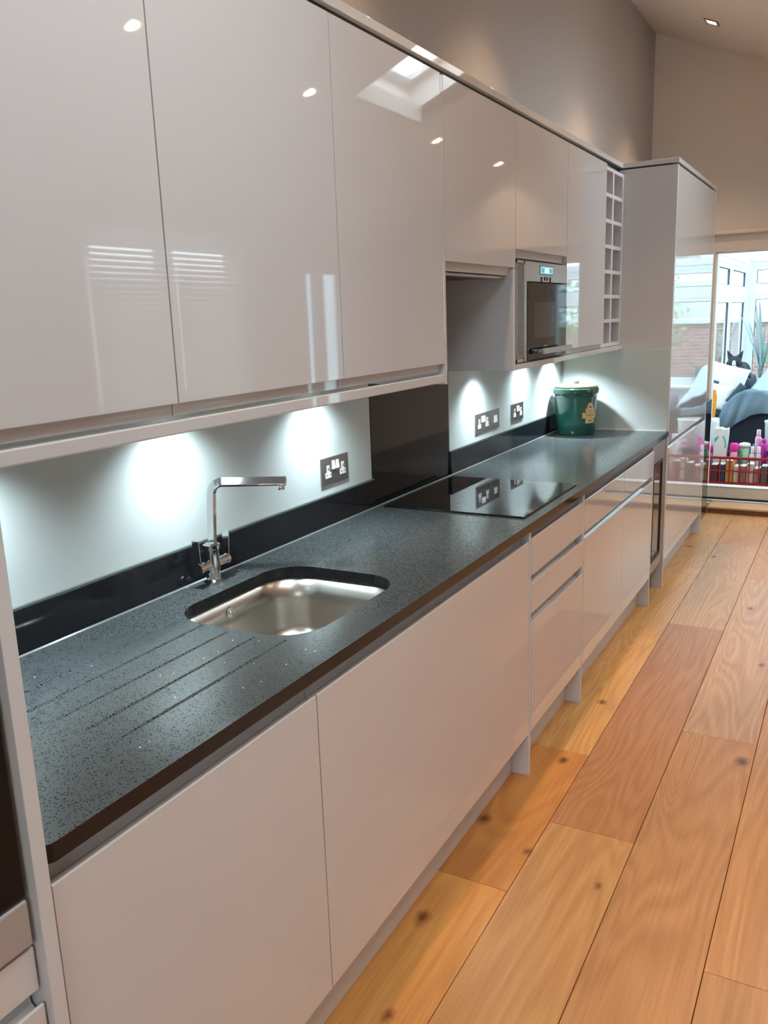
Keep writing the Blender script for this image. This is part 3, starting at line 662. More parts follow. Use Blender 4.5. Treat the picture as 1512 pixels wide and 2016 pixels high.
# wine rack
wr = thing('wine_rack', 'light grey pigeonhole wine rack of two columns and seven rows', 'wine rack', (.17, 4.37, 1.37))
RY0, RY1, RZ0, RZ1, RX = 4.1665, 4.5785, 1.372, 2.250, .336
ys = [RY0, RY0+.030, 4.340, 4.375, RY1-.035, RY1]
link('side_upright', B(.011, RX, ys[0], ys[1], RZ0, RZ1), M['satin'], wr); link('side_upright', B(.011, RX, ys[4], ys[5], RZ0, RZ1), M['satin'], wr)
link('centre_upright', B(.011, RX, ys[2]+.004, ys[3]-.004, RZ0, RZ1), M['satin'], wr)
link('back_board', B(.004, .010, RY0, RY1, 1.40, RZ1), M['satin'], wr)
pz = (RZ1-RZ0-.016)/7
for i in range(8):
    zc = RZ0+.008+pz*i
    for (a, c) in ((ys[1], ys[2]+.004), (ys[3]-.004, ys[4])): link('shelf', B(.011, RX-.0006, a, c, max(zc-.009, RZ0), min(zc+.009, RZ1)), M['satin'], wr)
# cornice and pelmets
cn = thing('cornice', 'light grey gloss cornice strip along the top of wall units and tall cabinet', 'cornice', (.33, 3., 2.28))
link('strip', B(.010, .328, .410, YT-.002, 2.284, 2.308), M['gloss'], cn, bev=.0015)
link('strip', B(.010, .613, YT-.002, 5.925, 2.284, 2.308), M['gloss'], cn, bev=.0015)
link('painted_gap_shade', B(.010, .312, .412, YT-.004, 2.252, 2.2835), M['black'], cn)  # black strip paints the shade in the gap below the cornice
link('painted_gap_shade', B(.010, .585, YT+.0005, 5.918, 2.277, 2.284), M['black'], cn)  # the same painted shade above the tall cabinet
pm = thing('pelmet', 'light grey pelmet strip under the three large wall cupboards', 'pelmet', (.34, 1.3, 1.345))
link('front_strip', B(.335, XW, .411, 2.2365, 1.352, 1.379), M['gloss'], pm, bev=.003)
pm = thing('pelmet', 'light grey pelmet strip under the microwave and wine rack', 'pelmet', (.34, 3.7, 1.345))
link('front_strip', B(.335, XW, 2.8735, YT-.004, 1.346, 1.369), M['gloss'], pm, bev=.003)

# microwave ------------------------------------------------------------------
mw = thing('microwave', 'steel built-in microwave with vent grille, blue display and black glass door', 'microwave', (.17, 3.19, 1.37))
MF = .357
link('body', B(.015, .335, 2.878, 3.50, 1.371, 1.752), M['black'], mw)
bm = BM(); box(bm, .336, MF, 2.972, 3.5005, 1.676, 1.751); box(bm, .336, MF, 2.972, 2.995, 1.373, 1.676)
link('fascia', bm, M['steel'], mw, bev=.001)
bm = BM(); y0, y1, z0, z1 = 2.8765, 2.972, 1.373, 1.751
box(bm, .336, MF, y0, y0+.008, z0, z1); box(bm, .336, MF, y1-.012, y1, z0, z1); box(bm, .336, MF, y0, y1, z1-.010, z1); box(bm, .336, MF, y0, y1, z0, z0+.012)
ns = 6
for i in range(1, ns+1): yy = y0+.008+(y1-y0-.020)*i/(ns+1); box(bm, .345, MF-.001, yy-.0022, yy+.0022, z0+.01, z1-.01)
nr = 46
for i in range(1, nr): zz = z0+.012+(z1-z0-.022)*i/nr; box(bm, .345, MF-.001, y0+.006, y1-.010, zz-.0019, zz+.0019)
g = link('vent_grille', bm, M['steel'], mw); g['kind'] = 'stuff'
dg = link('door', B(.340, MF+.002, 2.997, 3.4985, 1.376, 1.672), M['blackglass'], mw, bev=.0015)
link('door_window', B(MF+.002, MF+.0024, 3.070, 3.335, 1.460, 1.598), M['tintglass'], dg)
text('lettering', 'smeg', .016, dg, mat('grey_print', (.45, .45, .46), .5), lambda u, v: (MF+.0026, 3.215+u*1.3, 1.425+v*.9))
bm = BM(); box(bm, MF+.028, MF+.040, 3.09, 3.47, 1.395, 1.418); box(bm, MF+.002, MF+.028, 3.12, 3.135, 1.400, 1.413); box(bm, MF+.002, MF+.028, 3.425, 3.44, 1.400, 1.413)
link('handle', bm, M['steel'], dg, bev=.002)
ds = link('display', B(MF, MF+.001, 3.143, 3.312, 1.704, 1.739), mat('lcd_frame', (.02, .16, .2), .2), mw)
link('display_screen', B(MF+.001, MF+.0015, 3.150, 3.306, 1.708, 1.736), mat('lcd_blue', (.1, .3, .35), .3, emit=(.25, .62, .75), es=.75), ds)
link('display_clock', B(MF+.0015, MF+.0018, 3.205, 3.255, 1.712, 1.731), mat('lcd_light', (.3, .5, .5), .3, emit=(.55, .85, .95), es=.9), ds)
for c in (3.180, 3.280):
    bm = BM(); box(bm, MF+.0015, MF+.0019, c-.013, c-.007, 1.714, 1.730); box(bm, MF+.0015, MF+.0019, c+.004, c+.010, 1.713, 1.727)
    link('display_icon', bm, mat('lcd_dark', (.01, .05, .07), .3), ds)
for c, h in ((3.165, .022), (3.205, .014), (3.235, .014), (3.275, .022)):
    link('button', prism([(c-.007, 1.696), (c-.002, 1.696-h), (c+.004, 1.696-h), (c+.007, 1.694), (c+.004, 1.694), (c+.001, 1.700-h), (c-.003, 1.696)], 0, MF, MF+.002), M['black'], mw)

# under-cupboard LED pucks ----------------------------------------------------
for i, (y, la) in enumerate(((.72, 'round cool white light under the leftmost wall cupboard'), (1.33, 'round cool white light under the wall cupboard above the tap'), (1.97, 'round cool white light under the wall cupboard nearest the hob splashback'),
        (3.27, 'round cool white light under the microwave, hob side'), (3.88, 'round cool white light under the narrow wall cupboard'), (4.33, 'round cool white light under the wine rack'))):
    zb = 1.399 if y < 2.5 or y > 3.6 else 1.3555
    if y > 4.2: zb = 1.3715
    t = thing('under_cabinet_light', la, 'light', (.12, y, zb), 'lights under the wall cupboards')
    link('housing', lathe(BM(), [(.030, zb), (.030, zb-.006), (.024, zb-.0075), (.024, zb)], 28, (.12, y)), M['steel'], t)
    link('lens', lathe(BM(), [(0, zb-.007), (.0235, zb-.007), (.0235, zb-.001), (0, zb-.001)], 24, (.12, y)), M['led'], t)
    spot('under_cabinet_lamp', (.12, y, zb-.012), (.10, y, 0), 22.0 if y < 2.5 else (62. if y > 4.2 else 24.0), (.80, .95, 1.0), R(128), 1., .018)

# ceiling spots -------------------------------------------------------------
def frame_ring(o_, i_, z0, z1):
    b2 = BM(); box(b2, -o_, o_, -o_, -i_, z0, z1); box(b2, -o_, o_, i_, o_, z0, z1); box(b2, -o_, -i_, -i_, i_, z0, z1); box(b2, i_, o_, -i_, i_, z0, z1); return b2
def ceil_spot(x, y, la, e, cone, col=(1., .80, .60)):
    p = Vector((x, y, cz(x))); t = thing('ceiling_spotlight', la, 'spotlight', p, 'recessed ceiling spotlights')
    q = NRM.to_track_quat('Z', 'Y').to_matrix().to_4x4(); mt = Matrix.Translation(p) @ q
    bm = frame_ring(.048, .031, -.006, .004); bm.transform(mt); link('bezel', bm, M['brown_steel'], t)
    bm = lathe(BM(), [(0, -.003), (.029, -.003), (.029, .002), (0, .002)], 24); bm.transform(mt); link('lamp', bm, M['warm'], t)
    c = p-NRM*.012; spot('spotlight_beam', c, c-Vector((0, 0, 1)), e, col, cone, .9, .05)
for y, la in ((.9, 'recessed ceiling spotlight near the kitchen wall over the drainer end'), (2.15, 'recessed ceiling spotlight near the kitchen wall over the big wall cupboards'), (3.42, 'recessed ceiling spotlight near the kitchen wall over the microwave'), (4.90, 'recessed ceiling spotlight near the kitchen wall over the tall cabinet start'), (6.02, 'recessed square-set ceiling spotlight visible at the top right corner')):
    ceil_spot(.515, y, la, 84, R(88), (1., .70, .42))
for y, la in ((-1.3, 'recessed spotlight in the mid ceiling row, behind the viewer'), (.1, 'recessed spotlight in the mid ceiling row, beside the viewer'), (1.3, 'recessed spotlight in the mid ceiling row, out of frame ahead'), (2.6, 'recessed spotlight mirrored in the leftmost wall cupboard door'), (3.88, 'recessed spotlight mirrored in the cupboard door above the tap'), (5.46, 'recessed spotlight mirrored in the door left of the extractor gap'), (6.62, 'recessed spotlight mirrored in the door above the hob')):
    ceil_spot(1.87, y, la, 26, R(120), (1., .76, .54))
#@@CONSERVATORY@@
# ------------------------------------------------------------------ conservatory
CY0, CY1, CX0, CX1 = 7.0, 10.80, .24, 3.3
bm = B(-.2, 3.5, CY0, CY1+.1, -.1, .05)
struct('floor', bm, mottled('pale_tile_floor', (.55, .52, .50), (.60, .57, .55), 4., .35))
bm = BM(); box(bm, CX0-.06, CX0+.06, CY0+.01, CY1+.1, .05, .60); box(bm, CX0+.06, CX1+.1, CY1, CY1+.1, .05, .60); box(bm, CX1, CX1+.1, CY0+.01, CY1, .05, .60)
struct('wall_conservatory', bm, M['whitep'])
bm = BM(); box(bm, CX0-.04, CX0+.11, CY0+.01, CY1, .601, .63); box(bm, CX0+.11, CX1, CY1-.20, CY1, .601, .63)
struct('trim_3', bm, M['pvc'], bev=.006)
window('window_3', 'x', CX0, CY0+.02, CY1-.0, .631, 2.02, splits=(8.33, 9.43), transom=(1.64, 1.72), glass='dim_tint')
window('window_4', 'y', CY1+.001, CX0+.06, CX1, .631, 2.05, splits=(1.23, 2.2), transom=(1.67, 1.755), glass='dim_tint')
window('window_5', 'x', CX1+.001, CY0+.02, CY1, .631, 2.02, splits=(8.33, 9.43), transom=(1.64, 1.72), glass='dim_tint')
bm = BM(); box(bm, CX0-.02, CX1+.08, CY1-.02, CY1+.1, 2.05, 2.13); box(bm, CX0-.02, CX0+.07, CY0+.01, CY1-.02, 2.02, 2.13); box(bm, CX1-.02, CX1+.08, CY0+.01, CY1-.02, 2.02, 2.13); box(bm, CX0-.02, CX1+.08, CY0+.01, CY0+.08, 2.13, 2.66)
rf = struct('trim_4', bm, M['pvc'])
def roofz(y): return 2.64-(y-CY0)*(.50/3.9)
for i in range(6):
    x = CX0+.01+(CX1-CX0)*i/5
    link('rafter', prism([(y, z) for y, z in ((CY0+.08, roofz(CY0)-.03), (CY1+.1, roofz(CY1)-.03), (CY1+.1, roofz(CY1)+.04), (CY0+.08, roofz(CY0)+.04))], 0, x-.03, x+.03), M['pvc'], rf)
    if i < 5: link('pane', prism([(CY0+.08, roofz(CY0)+.012), (CY1+.1, roofz(CY1)+.012), (CY1+.1, roofz(CY1)+.018), (CY0+.08, roofz(CY0)+.018)], 0, x+.03, x+(CX1-CX0)/5-.03), M['dim_roof'], rf)

# outside
struct('ground', B(-9, 14, -9, 26, -.25, -.15), mottled('garden_paving', (.45, .43, .41), (.52, .50, .47), 1.5, .9))
def brick_mat():
    m = mat('garden_brick', (.5, .3, .25), .9); nd, lk, b = nodes(m); tc = nd.new('ShaderNodeTexCoord'); mp = nd.new('ShaderNodeMapping'); mp.inputs['Rotation'].default_value = (R(90), 0, 0)
    br = nd.new('ShaderNodeTexBrick'); br.inputs['Color1'].default_value = (.26, .13, .11, 1); br.inputs['Color2'].default_value = (.34, .19, .16, 1); br.inputs['Mortar'].default_value = (.42, .38, .36, 1)
    br.inputs['Scale'].default_value = 4.4; br.inputs['Mortar Size'].default_value = .012
    lk.new(tc.outputs['Object'], mp.inputs[0]); lk.new(mp.outputs[0], br.inputs[0]); lk.new(br.outputs[0], b.inputs['Base Color']); return m
gw = thing('garden_wall', 'pink brick garden wall seen through the conservatory windows', 'wall', (0, 14.5, -.15))
link('brickwork', B(-6, 8, 14.4, 14.65, -.15, 1.30), brick_mat(), gw); link('coping', B(-6, 8, 14.35, 14.70, 1.30, 1.38), mottled('coping_stone', (.5, .48, .45), (.6, .57, .54), 5., .9), gw, bev=.01)
sh = thing('garden_shed', 'pale timber shed beyond the brick garden wall', 'shed', (2.2, 16.5, -.15))
link('wall', B(.4, 3.6, 15.6, 17.6, -.15, 2.0), mottled('pale_timber', (.60, .56, .50), (.68, .64, .58), 8., .8), sh)
link('roof', prism([(.2, 1.98), (2.0, 2.7), (3.8, 1.98), (3.8, 2.06), (2.0, 2.80), (.2, 2.06)], 1, 15.4, 17.8), mottled('shed_felt', (.35, .33, .33), (.42, .40, .38), 8., .9), sh)
def leaf_blob(bm, c, rad, n, size, rnd):
    for _ in range(n):
        d = Vector((rnd.gauss(0, 1), rnd.gauss(0, 1), rnd.gauss(0, 1))).normalized()*(rnd.random()**.35)
        p = Vector(c)+Vector((d.x*rad[0], d.y*rad[1], d.z*rad[2])); a = Vector((rnd.gauss(0, 1), rnd.gauss(0, 1), rnd.gauss(0, 1))).normalized(); b_ = a.cross(Vector((rnd.gauss(0, 1), rnd.gauss(0, 1), 1))).normalized()
        s = size*rnd.uniform(.6, 1.3); bm.faces.new([bm.verts.new(p+a*s*u+b_*s*v) for u, v in ((-1, 0), (0, -.45), (1, 0), (0, .45))])
rnd = random.Random(3)
for (x, y, z, r_, la) in ((.9, 13.4, .9, .62, 'leafy green shrub in front of the garden wall, behind the window'), (-2.6, 13.0, 1.2, .9, 'large leafy shrub to the left of the garden wall'), (2.9, 13.2, 1.5, 1.0, 'broad leafy shrub at the right of the garden wall, mirrored in the tall cabinet')):
    t = thing('shrub', la, 'shrub', (x, y, -.15)); bm = BM(); leaf_blob(bm, (x, y, z), (r_, r_*.7, r_*.8), 900, .05, rnd)
    o = link('foliage', bm, mottled('shrub_leaf', (.10, .20, .08), (.22, .32, .14), 9., .7), t); o['kind'] = 'stuff'
    link('stem', tube(BM(), [(x, y, -.15), (x+.02, y, .3), (x-.03, y, z)], [.03, .025, .015], 8), mat('bark', (.14, .09, .06), .9), t)

# furniture
darkf = fabric('blue_grey_upholstery', (.035, .045, .062), (.050, .062, .082)); greyf = fabric('grey_throw_fleece', (.13, .185, .225), (.155, .21, .25), 25.)
so = thing('sofa', 'dark blue grey sofa just inside the conservatory, arm towards the kitchen', 'sofa', (.9, 8.8, .05))
link('back', B(.36, .58, 8.072, 9.53, .10, .86), darkf, so, bev=.04); link('seat', B(.582, 1.36, 8.072, 9.53, .12, .44), darkf, so, bev=.04)
link('arm', B(.37, 1.36, 7.85, 8.07, .10, .655), darkf, so, bev=.04); link('arm', B(.36, 1.36, 9.532, 9.75, .10, .655), darkf, so, bev=.04)
for (x, y) in ((.42, 7.92), (1.28, 7.92), (.42, 9.66), (1.28, 9.66)): link('foot', B(x-.025, x+.025, y-.025, y+.025, .05, .10), M['black'], so)
def cloth(fn, nu, nv, th=.006):
    bm = BM(); g = [[bm.verts.new(fn(i/nu, j/nv)) for j in range(nv+1)] for i in range(nu+1)]
    for i in range(nu):
        for j in range(nv): bm.faces.new((g[i][j], g[i+1][j], g[i+1][j+1], g[i][j+1]))
    bmesh.ops.recalc_face_normals(bm, faces=bm.faces); return bm
def sstep(a, b_, x): t = max(0, min(1, (x-a)/(b_-a))); return t*t*(3-2*t)
def throw_fn(u, v):
    t = 1-v/.5 if v < .5 else (v-.5)/.5
    left = .475-.075*(t if v >= .5 else 0)
    x = left+(1.10-left)*u
    top = .672+.150*math.exp(-((x-.70)/.185)**4)-.02*sstep(.85, 1.1, x)
    hem = .470+.15*sstep(0, .50, u)-.02*math.sin(8*u)
    fold = .009*math.sin(24*u+2*v)+.006*math.sin(39*u+5*v)
    if v < .5:
        y = 7.838+.42*t; return (x, y, top+fold*.5-.03*t*t)
    z = top+(hem-top)*t**.9
    y = 7.832-.050*math.sin(t*1.9)*math.exp(-((x-.68)/.25)**2)+fold*(.5+.6*t)
    return (x, y, z)
o = solo('throw', 'grey blue fleece throw draped over the sofa arm, hanging to a slanted hem', 'throw', cloth(throw_fn, 60, 40), greyf, (.7, 8., .7), smooth=True); md = o.modifiers.new('s', 'SOLIDIFY'); md.thickness = .008; md.offset = 1
def duvet_fn(u, v):
    x = .60+.72*u; y = 8.32+.85*v
    z = .52+.52*math.sin(math.pi*min(1, .12+u*.95))**.8*math.sin(math.pi*(.1+.8*v))**.6+.022*math.sin(17*u+6*v)+.018*math.sin(11*v-8*u+1)+.012*math.sin(31*u)
    return (x, y, z)
o = solo('duvet', 'rumpled pale blue duvet heaped on the sofa behind the grey throw', 'bedding', cloth(duvet_fn, 44, 44), fabric('pale_blue_cotton', (.50, .60, .68), (.58, .67, .74), 30.), (.95, 8.7, .5), smooth=True); md = o.modifiers.new('s', 'SOLIDIFY'); md.thickness = .02; md.offset = -1
def pillow(c, w_, h_, d_, rot):
    bm = BM(); n = 20; mt = Matrix.Translation(c) @ rot.to_4x4(); V_ = {}
    for s in (1, -1):
        for i in range(n+1):
            for j in range(n+1):
                u, v = -1+2*i/n, -1+2*j/n; k = (1-abs(u)**3)*(1-abs(v)**3)
                edge = i in (0, n) or j in (0, n)
                if edge and s == -1: V_[s, i, j] = V_[1, i, j]; continue
                pin = 1-.06*(1-abs(v)**2 if abs(u) > .95 else 0)
                V_[s, i, j] = bm.verts.new(mt @ Vector((u*w_/2*(1-.05*(1-v*v)), s*d_/2*max(k, 0)**.45, v*h_/2*(1-.05*(1-u*u)))))
    for s in (1, -1):
        for i in range(n):
            for j in range(n):
                q = [V_[s, i, j], V_[s, i+1, j], V_[s, i+1, j+1], V_[s, i, j+1]]
                if s == 1: q = q[::-1]
                bm.faces.new(q)
    bmesh.ops.recalc_face_normals(bm, faces=bm.faces); return bm
from mathutils import Euler
def E3(x, y, z): return Euler((R(x), R(y), R(z))).to_matrix()
whitef = fabric('white_cotton', (.78, .80, .80), (.84, .86, .86), 40.); slate = fabric('slate_cushion', (.05, .07, .085), (.07, .09, .11), 40.)
solo('cushion', 'large white cushion propped on the sofa arm below the cat', 'cushion', pillow((.455, 8.03, .925), .37, .25, .13, E3(-14, 15, 0)), whitef, (.455, 8.03, .9), smooth=True)
solo('cushion', 'second white cushion standing on the sofa arm under the large one', 'cushion', pillow((.435, 7.90, .765), .20, .23, .07, E3(-8, 12, 0)), whitef, (.44, 7.9, .77), smooth=True)
solo('cushion', 'slate grey cushion peeping out left under the large white cushion', 'cushion', pillow((.335, 7.93, .855), .13, .15, .05, E3(-6, 20, 0)), slate, (.33, 7.93, .86), smooth=True)
solo('cushion', 'narrow slate grey cushion edge right of the white cushions', 'cushion', pillow((.572, 7.88, .80), .07, .20, .05, E3(-10, 36, 0)), slate, (.57, 7.88, .79), smooth=True)
# orange towel standing on the bin
solo('towel', 'narrow orange folded towel on the white bin near the door jamb', 'towel', prism([(.400, .86), (.440, .86), (.452, .80), (.448, .70), (.440, .624), (.410, .624), (.402, .70), (.398, .75)], 1, 7.58, 7.615), fabric('orange_cotton', (.80, .27, .03), (.86, .32, .05), 40.), (.43, 7.6, .62), bev=.003)
bn = solo('pedal_bin', 'slim white bin standing left of the sofa end', 'bin', lathe(BM(), [(0, .051), (.055, .051), (.062, .10), (.066, .58), (.060, .615), (0, .622)], 28, (.420, 7.60)), M['white'], (.42, 7.6, .05), smooth=True)

# cat (one continuous body)
ct = thing('cat', 'black and white cat with pricked ears looking over the white cushion', 'cat', (.50, 8.42, .86))
bm = BM()
def blob(c, r_, rot=None, seg=20):
    mt = Matrix.Translation(c) @ ((rot.to_4x4()) if rot else Matrix.Identity(4)) @ Matrix.Diagonal((*r_, 1))
    bmesh.ops.create_uvsphere(bm, u_segments=seg, v_segments=seg//2+2, radius=1, matrix=mt)
HX, HY, HZ = .490, 8.36, 1.055
blob((HX, HY, HZ), (.060, .052, .050)); blob((HX-.034, HY-.012, HZ-.020), (.040, .034, .028)); blob((HX+.034, HY-.012, HZ-.020), (.040, .034, .028))
blob((HX, HY-.043, HZ-.018), (.020, .020, .015)); blob((HX, HY+.07, HZ-.07), (.05, .07, .06)); blob((HX+.02, HY+.19, HZ-.105), (.075, .14, .085)); blob((HX+.03, HY+.34, HZ-.11), (.08, .11, .088))
blob((HX-.03, HY-.01, HZ-.155), (.016, .05, .016)); blob((HX+.035, HY-.01, HZ-.155), (.016, .05, .016)); blob((HX-.02, HY+.05, HZ-.13), (.03, .05, .04)); blob((HX+.04, HY+.05, HZ-.13), (.03, .05, .04))
for s in (-1, 1):
    bmesh.ops.create_cone(bm, cap_ends=True, segments=12, radius1=.035, radius2=.003, depth=.098, matrix=Matrix.Translation((HX+s*.050, HY, HZ+.062)) @ Euler((0, R(s*27), 0)).to_matrix().to_4x4() @ Matrix.Diagonal((1, .45, 1, 1)))
tube(bm, [(HX+.05, HY+.42, HZ-.13), (HX+.09, HY+.46, HZ-.15), (HX+.10, HY+.40, HZ-.165), (HX+.11, HY+.28, HZ-.17)], [.022, .018, .015, .011], 10)
fur = mat('tuxedo_fur', (.02, .022, .026), .8); nd, lk, b = nodes(fur)
tc = nd.new('ShaderNodeTexCoord'); sx = nd.new('ShaderNodeSeparateXYZ'); lk.new(tc.outputs['Object'], sx.inputs[0])
def mth(op, a, v):
    n = N(nd, 'ShaderNodeMath', _operation=op); lk.new(a, n.inputs[0])
    if isinstance(v, (int, float)): n.inputs[1].default_value = v
    else: lk.new(v, n.inputs[1])
    return n.outputs[0]
ax = mth('ABSOLUTE', mth('ADD', sx.outputs[0], .010-.0), 0.)
# a pale blaze down the nose, widening to a bib under the chin
wid = mth('MULTIPLY_ADD', sx.outputs[2], -.16); wid.node.inputs[2].default_value = .044
bl_ = mth('MULTIPLY', mth('LESS_THAN', ax, wid), mth('LESS_THAN', sx.outputs[2], .205)); bl_ = mth('MULTIPLY', bl_, mth('LESS_THAN', sx.outputs[1], -.035))
mxx = nd.new('ShaderNodeMix'); mxx.data_type = 'RGBA'; mxx.inputs['A'].default_value = (.022, .025, .030, 1); mxx.inputs['B'].default_value = (.75, .76, .78, 1); lk.new(bl_, mxx.inputs['Factor']); lk.new(mxx.outputs['Result'], b.inputs['Base Color'])
o = link('body', bm, fur, ct, smooth=True); md = o.modifiers.new('r', 'REMESH'); md.mode = 'VOXEL'; md.voxel_size = .0045; md.use_smooth_shade = True
md = o.modifiers.new('sm', 'SMOOTH'); md.iterations = 3
for s in (-1, 1):
    bm = BM(); bmesh.ops.create_uvsphere(bm, u_segments=16, v_segments=10, radius=.0062, matrix=Matrix.Translation((HX+s*.023, HY-.043, HZ+.006))); e = link('eye', bm, mat('cat_eye', (.10, .14, .10), .2), ct, smooth=True)
    bm = BM(); bmesh.ops.create_uvsphere(bm, u_segments=8, v_segments=8, radius=.0035, matrix=Matrix.Translation((HX+s*.023, HY-.0485, HZ+.006))); link('pupil', bm, M['black'], e)
bm = BM(); bmesh.ops.create_uvsphere(bm, u_segments=10, v_segments=8, radius=.005, matrix=Matrix.Translation((HX, HY-.062, HZ-.010))); link('nose', bm, mat('cat_nose', (.35, .2, .2), .5), ct, smooth=True)

# crate with its load
red = mottled('red_plastic', (.34, .012, .022), (.38, .016, .028), 6., .3)
KX0, KX1, KY0, KY1, KZ0, KZ1 = .405, 1.16, 7.17, 7.50, .118, .352
mb = solo('storage_box', 'flat magenta box underneath the red crate', 'box', B(.41, .772, 7.165, 7.50, .051, .116), mat('magenta_card', (.42, .015, .17), .5), (.6, 7.3, .05), bev=.004)
solo('storage_box', 'flat white box underneath the right part of the red crate', 'box', B(.790, 1.15, 7.175, 7.50, .051, .116), M['white'], (.97, 7.3, .05), bev=.004)
ck = thing('crate', 'red lattice plastic crate full of bottles and books behind the door glass', 'crate', (.78, 7.33, .118))
link('base', B(KX0, KX1, KY0, KY1, KZ0, KZ0+.012), red, ck, bev=.003)
bm = BM(); box(bm, KX0-.010, KX1+.010, KY0-.010, KY0+.006, KZ1-.022, KZ1); box(bm, KX0-.010, KX1+.010, KY1-.006, KY1+.010, KZ1-.022, KZ1); box(bm, KX0-.010, KX0+.006, KY0+.006, KY1-.006, KZ1-.022, KZ1); box(bm, KX1-.006, KX1+.010, KY0+.006, KY1-.006, KZ1-.022, KZ1)
link('rim', bm, red, ck, bev=.003)
for yy in (KY0, KY1-.006):
    for zz in (KZ0+.012, (KZ0+KZ1)/2-.008): link('rail', B(KX0, KX1, yy, yy+.005, zz, zz+.012), red, ck)
    n = 10
    for i in range(n+1):
        xx = KX0+(KX1-KX0-.010)*i/n; link('upright', B(xx, xx+.010, yy-.0005, yy+.006, KZ0+.012, KZ1-.020), red, ck)
for xx in (KX0, KX1-.005):
    for i in range(5): yy = KY0+.006+(KY1-KY0-.022)*i/4; link('upright', B(xx, xx+.005, yy, yy+.010, KZ0+.012, KZ1-.020), red, ck)
bz = KZ0+.0125
cols = ((.05, .035, .05), (.10, .03, .03), (.02, .03, .10), (.55, .26, .03), (.62, .48, .40), (.30, .13, .08), (.65, .50, .45), (.42, .18, .12), (.12, .10, .10), (.60, .55, .52), (.35, .10, .08))
names_ = ('black', 'dark maroon', 'navy blue', 'mustard yellow', 'cream', 'brown', 'pale pink', 'terracotta', 'charcoal', 'light grey', 'brick red')
xx = .425
for c, nm in zip(cols, names_):
    wd = random.uniform(.045, .062); h = random.uniform(.13, .19)
    t = thing('book', nm+' paperback standing upright inside the red crate', 'book', (xx+wd/2, 7.24, bz), 'paperbacks in the red crate')
    link('cover', B(xx, xx+wd-.004, 7.182, 7.30, bz, bz+h), mat('cover_'+nm.replace(' ', '_'), c, .5), t, bev=.002); link('pages', B(xx+.004, xx+wd-.008, 7.185, 7.302, bz+.002, bz+h+.0008), mat('paper', (.7, .66, .58), .8), t)
    xx += wd+.002
def bottle(label, x, y, r_, z1, cap, bc, cc, cat='bottle', name='bottle', grp=None):
    t = thing(name, label, cat, (x, y, bz), grp); s = z1-cap
    link('body', lathe(BM(), [(0, bz), (r_*.92, bz), (r_, bz+.008), (r_, s-.03), (r_*.85, s-.012), (r_*.45, s), (0, s)], 24, (x, y)), mat('b_'+name, bc, .3), t, smooth=True)
    link('cap', lathe(BM(), [(0, s+.0003), (r_*.62, s+.0003), (r_*.66, s+.004), (r_*.62, z1-.003), (r_*.5, z1), (0, z1)], 20, (x, y)), mat('c_'+name, cc, .3), t, smooth=True)
wb = thing('bag', 'white upright bag with turquoise swirls at the left of the red crate', 'bag', (.53, 7.38, bz))
link('body', prism([(.480, bz), (.572, bz), (.590, .50), (.592, .562), (.560, .552), (.530, .566), (.482, .556), (.478, .45)], 1, 7.34, 7.42), M['white'], wb, bev=.004)
tq = mat('turquoise_print', (.02, .52, .56), .4)
link('print', prism([(.549, .50), (.562, .49), (.574, .455), (.578, .40), (.566, .392), (.566, .44), (.556, .475), (.546, .486)], 1, 7.3392, 7.340), tq, wb); link('print', prism([(.484, .47), (.512, .50), (.516, .485), (.500, .455), (.486, .44)], 1, 7.3392, 7.340), tq, wb)
pk = mat('hot_pink_plastic', (.72, .02, .30), .35)
t = thing('jar', 'hot pink round lidded jar in the middle of the red crate', 'jar', (.640, 7.37, bz)); link('body', lathe(BM(), [(0, bz), (.030, bz), (.034, .30), (.030, .37), (0, .37)], 24, (.640, 7.37)), mat('clear_pink', (.8, .3, .5), .3), t, smooth=True)
link('lid', lathe(BM(), [(0, .3705), (.034, .3705), (.038, .385), (.036, .425), (.028, .437), (0, .439)], 24, (.640, 7.37)), pk, t, smooth=True)
t = thing('jar', 'hot pink jar at the left end of the red crate by the black unit', 'jar', (.447, 7.42, bz)); link('body', lathe(BM(), [(0, bz), (.030, bz), (.034, .30), (.030, .35), (0, .35)], 24, (.447, 7.42)), mat('clear_pink', (.8, .3, .5), .3), t, smooth=True)
link('lid', lathe(BM(), [(0, .3505), (.034, .3505), (.036, .37), (.030, .40), (0, .402)], 24, (.447, 7.42)), pk, t, smooth=True)
t = thing('tub', 'pale mint tub with white lid beside the pink jar', 'tub', (.715, 7.43, bz)); link('body', lathe(BM(), [(0, bz), (.034, bz), (.040, .40), (0, .40)], 24, (.715, 7.43)), mat('mint_tub', (.45, .68, .55), .4), t, smooth=True)
link('lid', lathe(BM(), [(0, .4005), (.046, .4005), (.048, .415), (.040, .43), (.018, .436), (0, .436)], 24, (.715, 7.43)), M['white'], t, smooth=True)
bottle('green bottle between the pink jar and the mint tub', .690, 7.365, .016, .385, .03, (.02, .32, .10), (.02, .30, .08))
bottle('small white capped bottle, left of the pair at the crate front', .782, 7.36, .021, .415, .055, (.70, .68, .62), (.82, .80, .76), grp='pair of white capped bottles')
bottle('small white capped bottle, right of the pair at the crate front', .832, 7.36, .021, .415, .055, (.70, .72, .74), (.82, .83, .85), grp='pair of white capped bottles')
bottle('magenta bottle behind the white capped pair', .862, 7.42, .030, .475, .03, (.55, .02, .38), (.60, .03, .42))
bottle('pale pink spray bottle behind the white capped pair', .815, 7.45, .026, .545, .05, (.75, .45, .62), (.80, .50, .68))
bottle('blue bottle near the middle back of the crate', .785, 7.465, .022, .42, .03, (.06, .25, .50), (.08, .30, .55))
